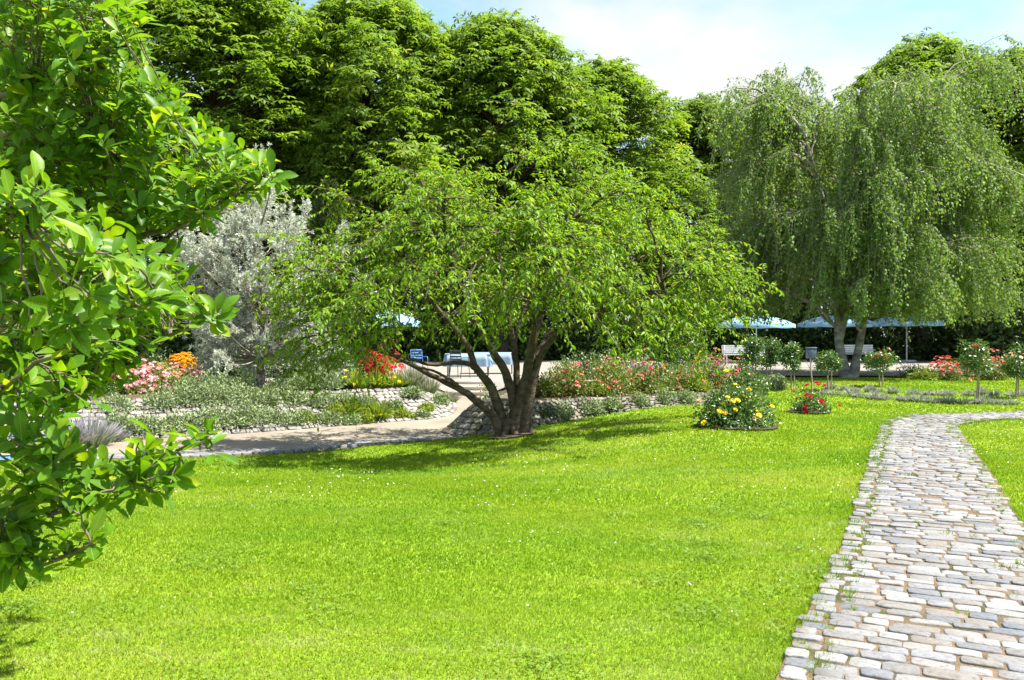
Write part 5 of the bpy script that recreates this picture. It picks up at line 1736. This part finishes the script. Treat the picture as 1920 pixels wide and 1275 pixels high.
def table(px, d, label):
    b = np.array([X(px, d), d, .26]); r = thing('cafe_table', b, label, 'table', 'pale blue cafe tables')
    rect(r, 'tabletop', b + [0, 0, .73], (1.5, .85, .035), M['table_blue'], b)
    # cloth skirt, slightly flared with folds
    A = Acc(); n = 64; V = []
    for k, (z, s_) in enumerate(((.752, .99), (.755, 1.02), (.55, 1.05), (.33, 1.08))):
        for i in range(n):
            a = 2 * math.pi * i / n
            ca, sa = math.cos(a), math.sin(a)
            q = .25
            x = math.copysign(abs(ca) ** q, ca) * .75 * s_; y = math.copysign(abs(sa) ** q, sa) * .425 * s_
            f = 1 + (.03 * math.sin(a * 14) if k > 1 else 0)
            V.append((b[0] + x * f, b[1] + y * f, b[2] + z))
    Fq = [(k * n + i, k * n + (i + 1) % n, (k + 1) * n + (i + 1) % n, (k + 1) * n + i) for k in range(3) for i in range(n)]
    A.add(V, Fq); part('cloth', A, M['table_blue'], r, origin=b, smooth=True)
    for sx in (-1, 1):
        for sy in (-1, 1):
            rect(r, 'leg', b + [sx * .66, sy * .34, .36], (.04, .04, .72), M['dark_metal'], b)


table(878, 28.5, 'pale blue cloth table left of the middle cherry stem')
table(925, 30.5, 'pale blue cloth table farther back near the cherry trunk')


def chair(x, y, rz, mat, label, z=.25, name='garden_chair', group=None, seat_h=.45):
    b = np.array([x, y, z]); r = thing(name, b, label, 'chair', group)
    r.rotation_euler = (0, 0, rz)
    o = np.zeros(3)
    for sx in (-1, 1):
        A = Acc(); limb(A, [(sx * .23, -.24, 0), (sx * .22, -.21, seat_h * .6), (sx * .22, -.18, seat_h + .18), (sx * .22, -.05, seat_h + .22), (sx * .22, .2, seat_h + .21)], .013, .013, 14, 6)
        part('front_leg', A, mat, r, smooth=True)
        A = Acc(); limb(A, [(sx * .22, .28, 0), (sx * .21, .2, seat_h), (sx * .2, .27, seat_h + .45)], .013, .013, 10, 6)
        part('back_leg', A, mat, r, smooth=True)
    for k in range(6):
        rect(r, 'seat_slat', o + [0, -.19 + .075 * k, seat_h], (.43, .055, .012), mat, o)
    for k in range(4):
        rect(r, 'back_slat', o + [0, .215 + .018 * k, seat_h + .16 + .09 * k], (.41, .012, .05), mat, o)


chair(X(862, 27.3), 27.3, 2.6, M['dark_metal'], 'dark metal chair in front of the blue cloth table', group='chairs at the cafe tables')
chair(X(786, 28.2), 28.2, .5, M['blue_metal'], 'blue metal chair behind the feathery grass', group='chairs at the cafe tables')
chair(X(722, 29.5), 29.5, -.6, M['blue_metal'], 'blue metal chair behind the scarlet rose', group='chairs at the cafe tables')
chair(X(-16, 9.4), 9.4, 1.15, M['blue_metal'], 'blue tubular chair on the lawn cut by the left edge', z=H(X(-16, 9.4), 9.4), seat_h=.36)

# litter bin on a post
d = 36.0
b = np.array([X(1520, d), d, .25]); r = thing('litter_bin', b, 'blue grey litter bin on a thin post beyond the standard roses', 'bin')
A = Acc(); limb(A, [b, b + [0, 0, .75]], .03, .03, 3, 7); part('post', A, M['grey_metal'], r, origin=b)
rect(r, 'bucket', b + [0, -.05, .62], (.36, .30, .42), M['bin_blue'], b, bevel=.02)
rect(r, 'lid', b + [0, -.05, .852], (.40, .34, .04), M['bin_blue'], b, bevel=.01)
# thin pale post by the pink roses
d = 24.0
b = np.array([X(231, d), d, .2]); r = thing('post', b, 'thin pale grey post among the pink roses by the magnolia', 'post')
A = Acc(); limb(A, [b, b + [0, 0, .98]], .025, .025, 3, 7); part('shaft', A, M['grey_metal'], r, origin=b)
rect(r, 'cap', b + [0, 0, 1.0], (.07, .07, .03), M['grey_metal'], b)
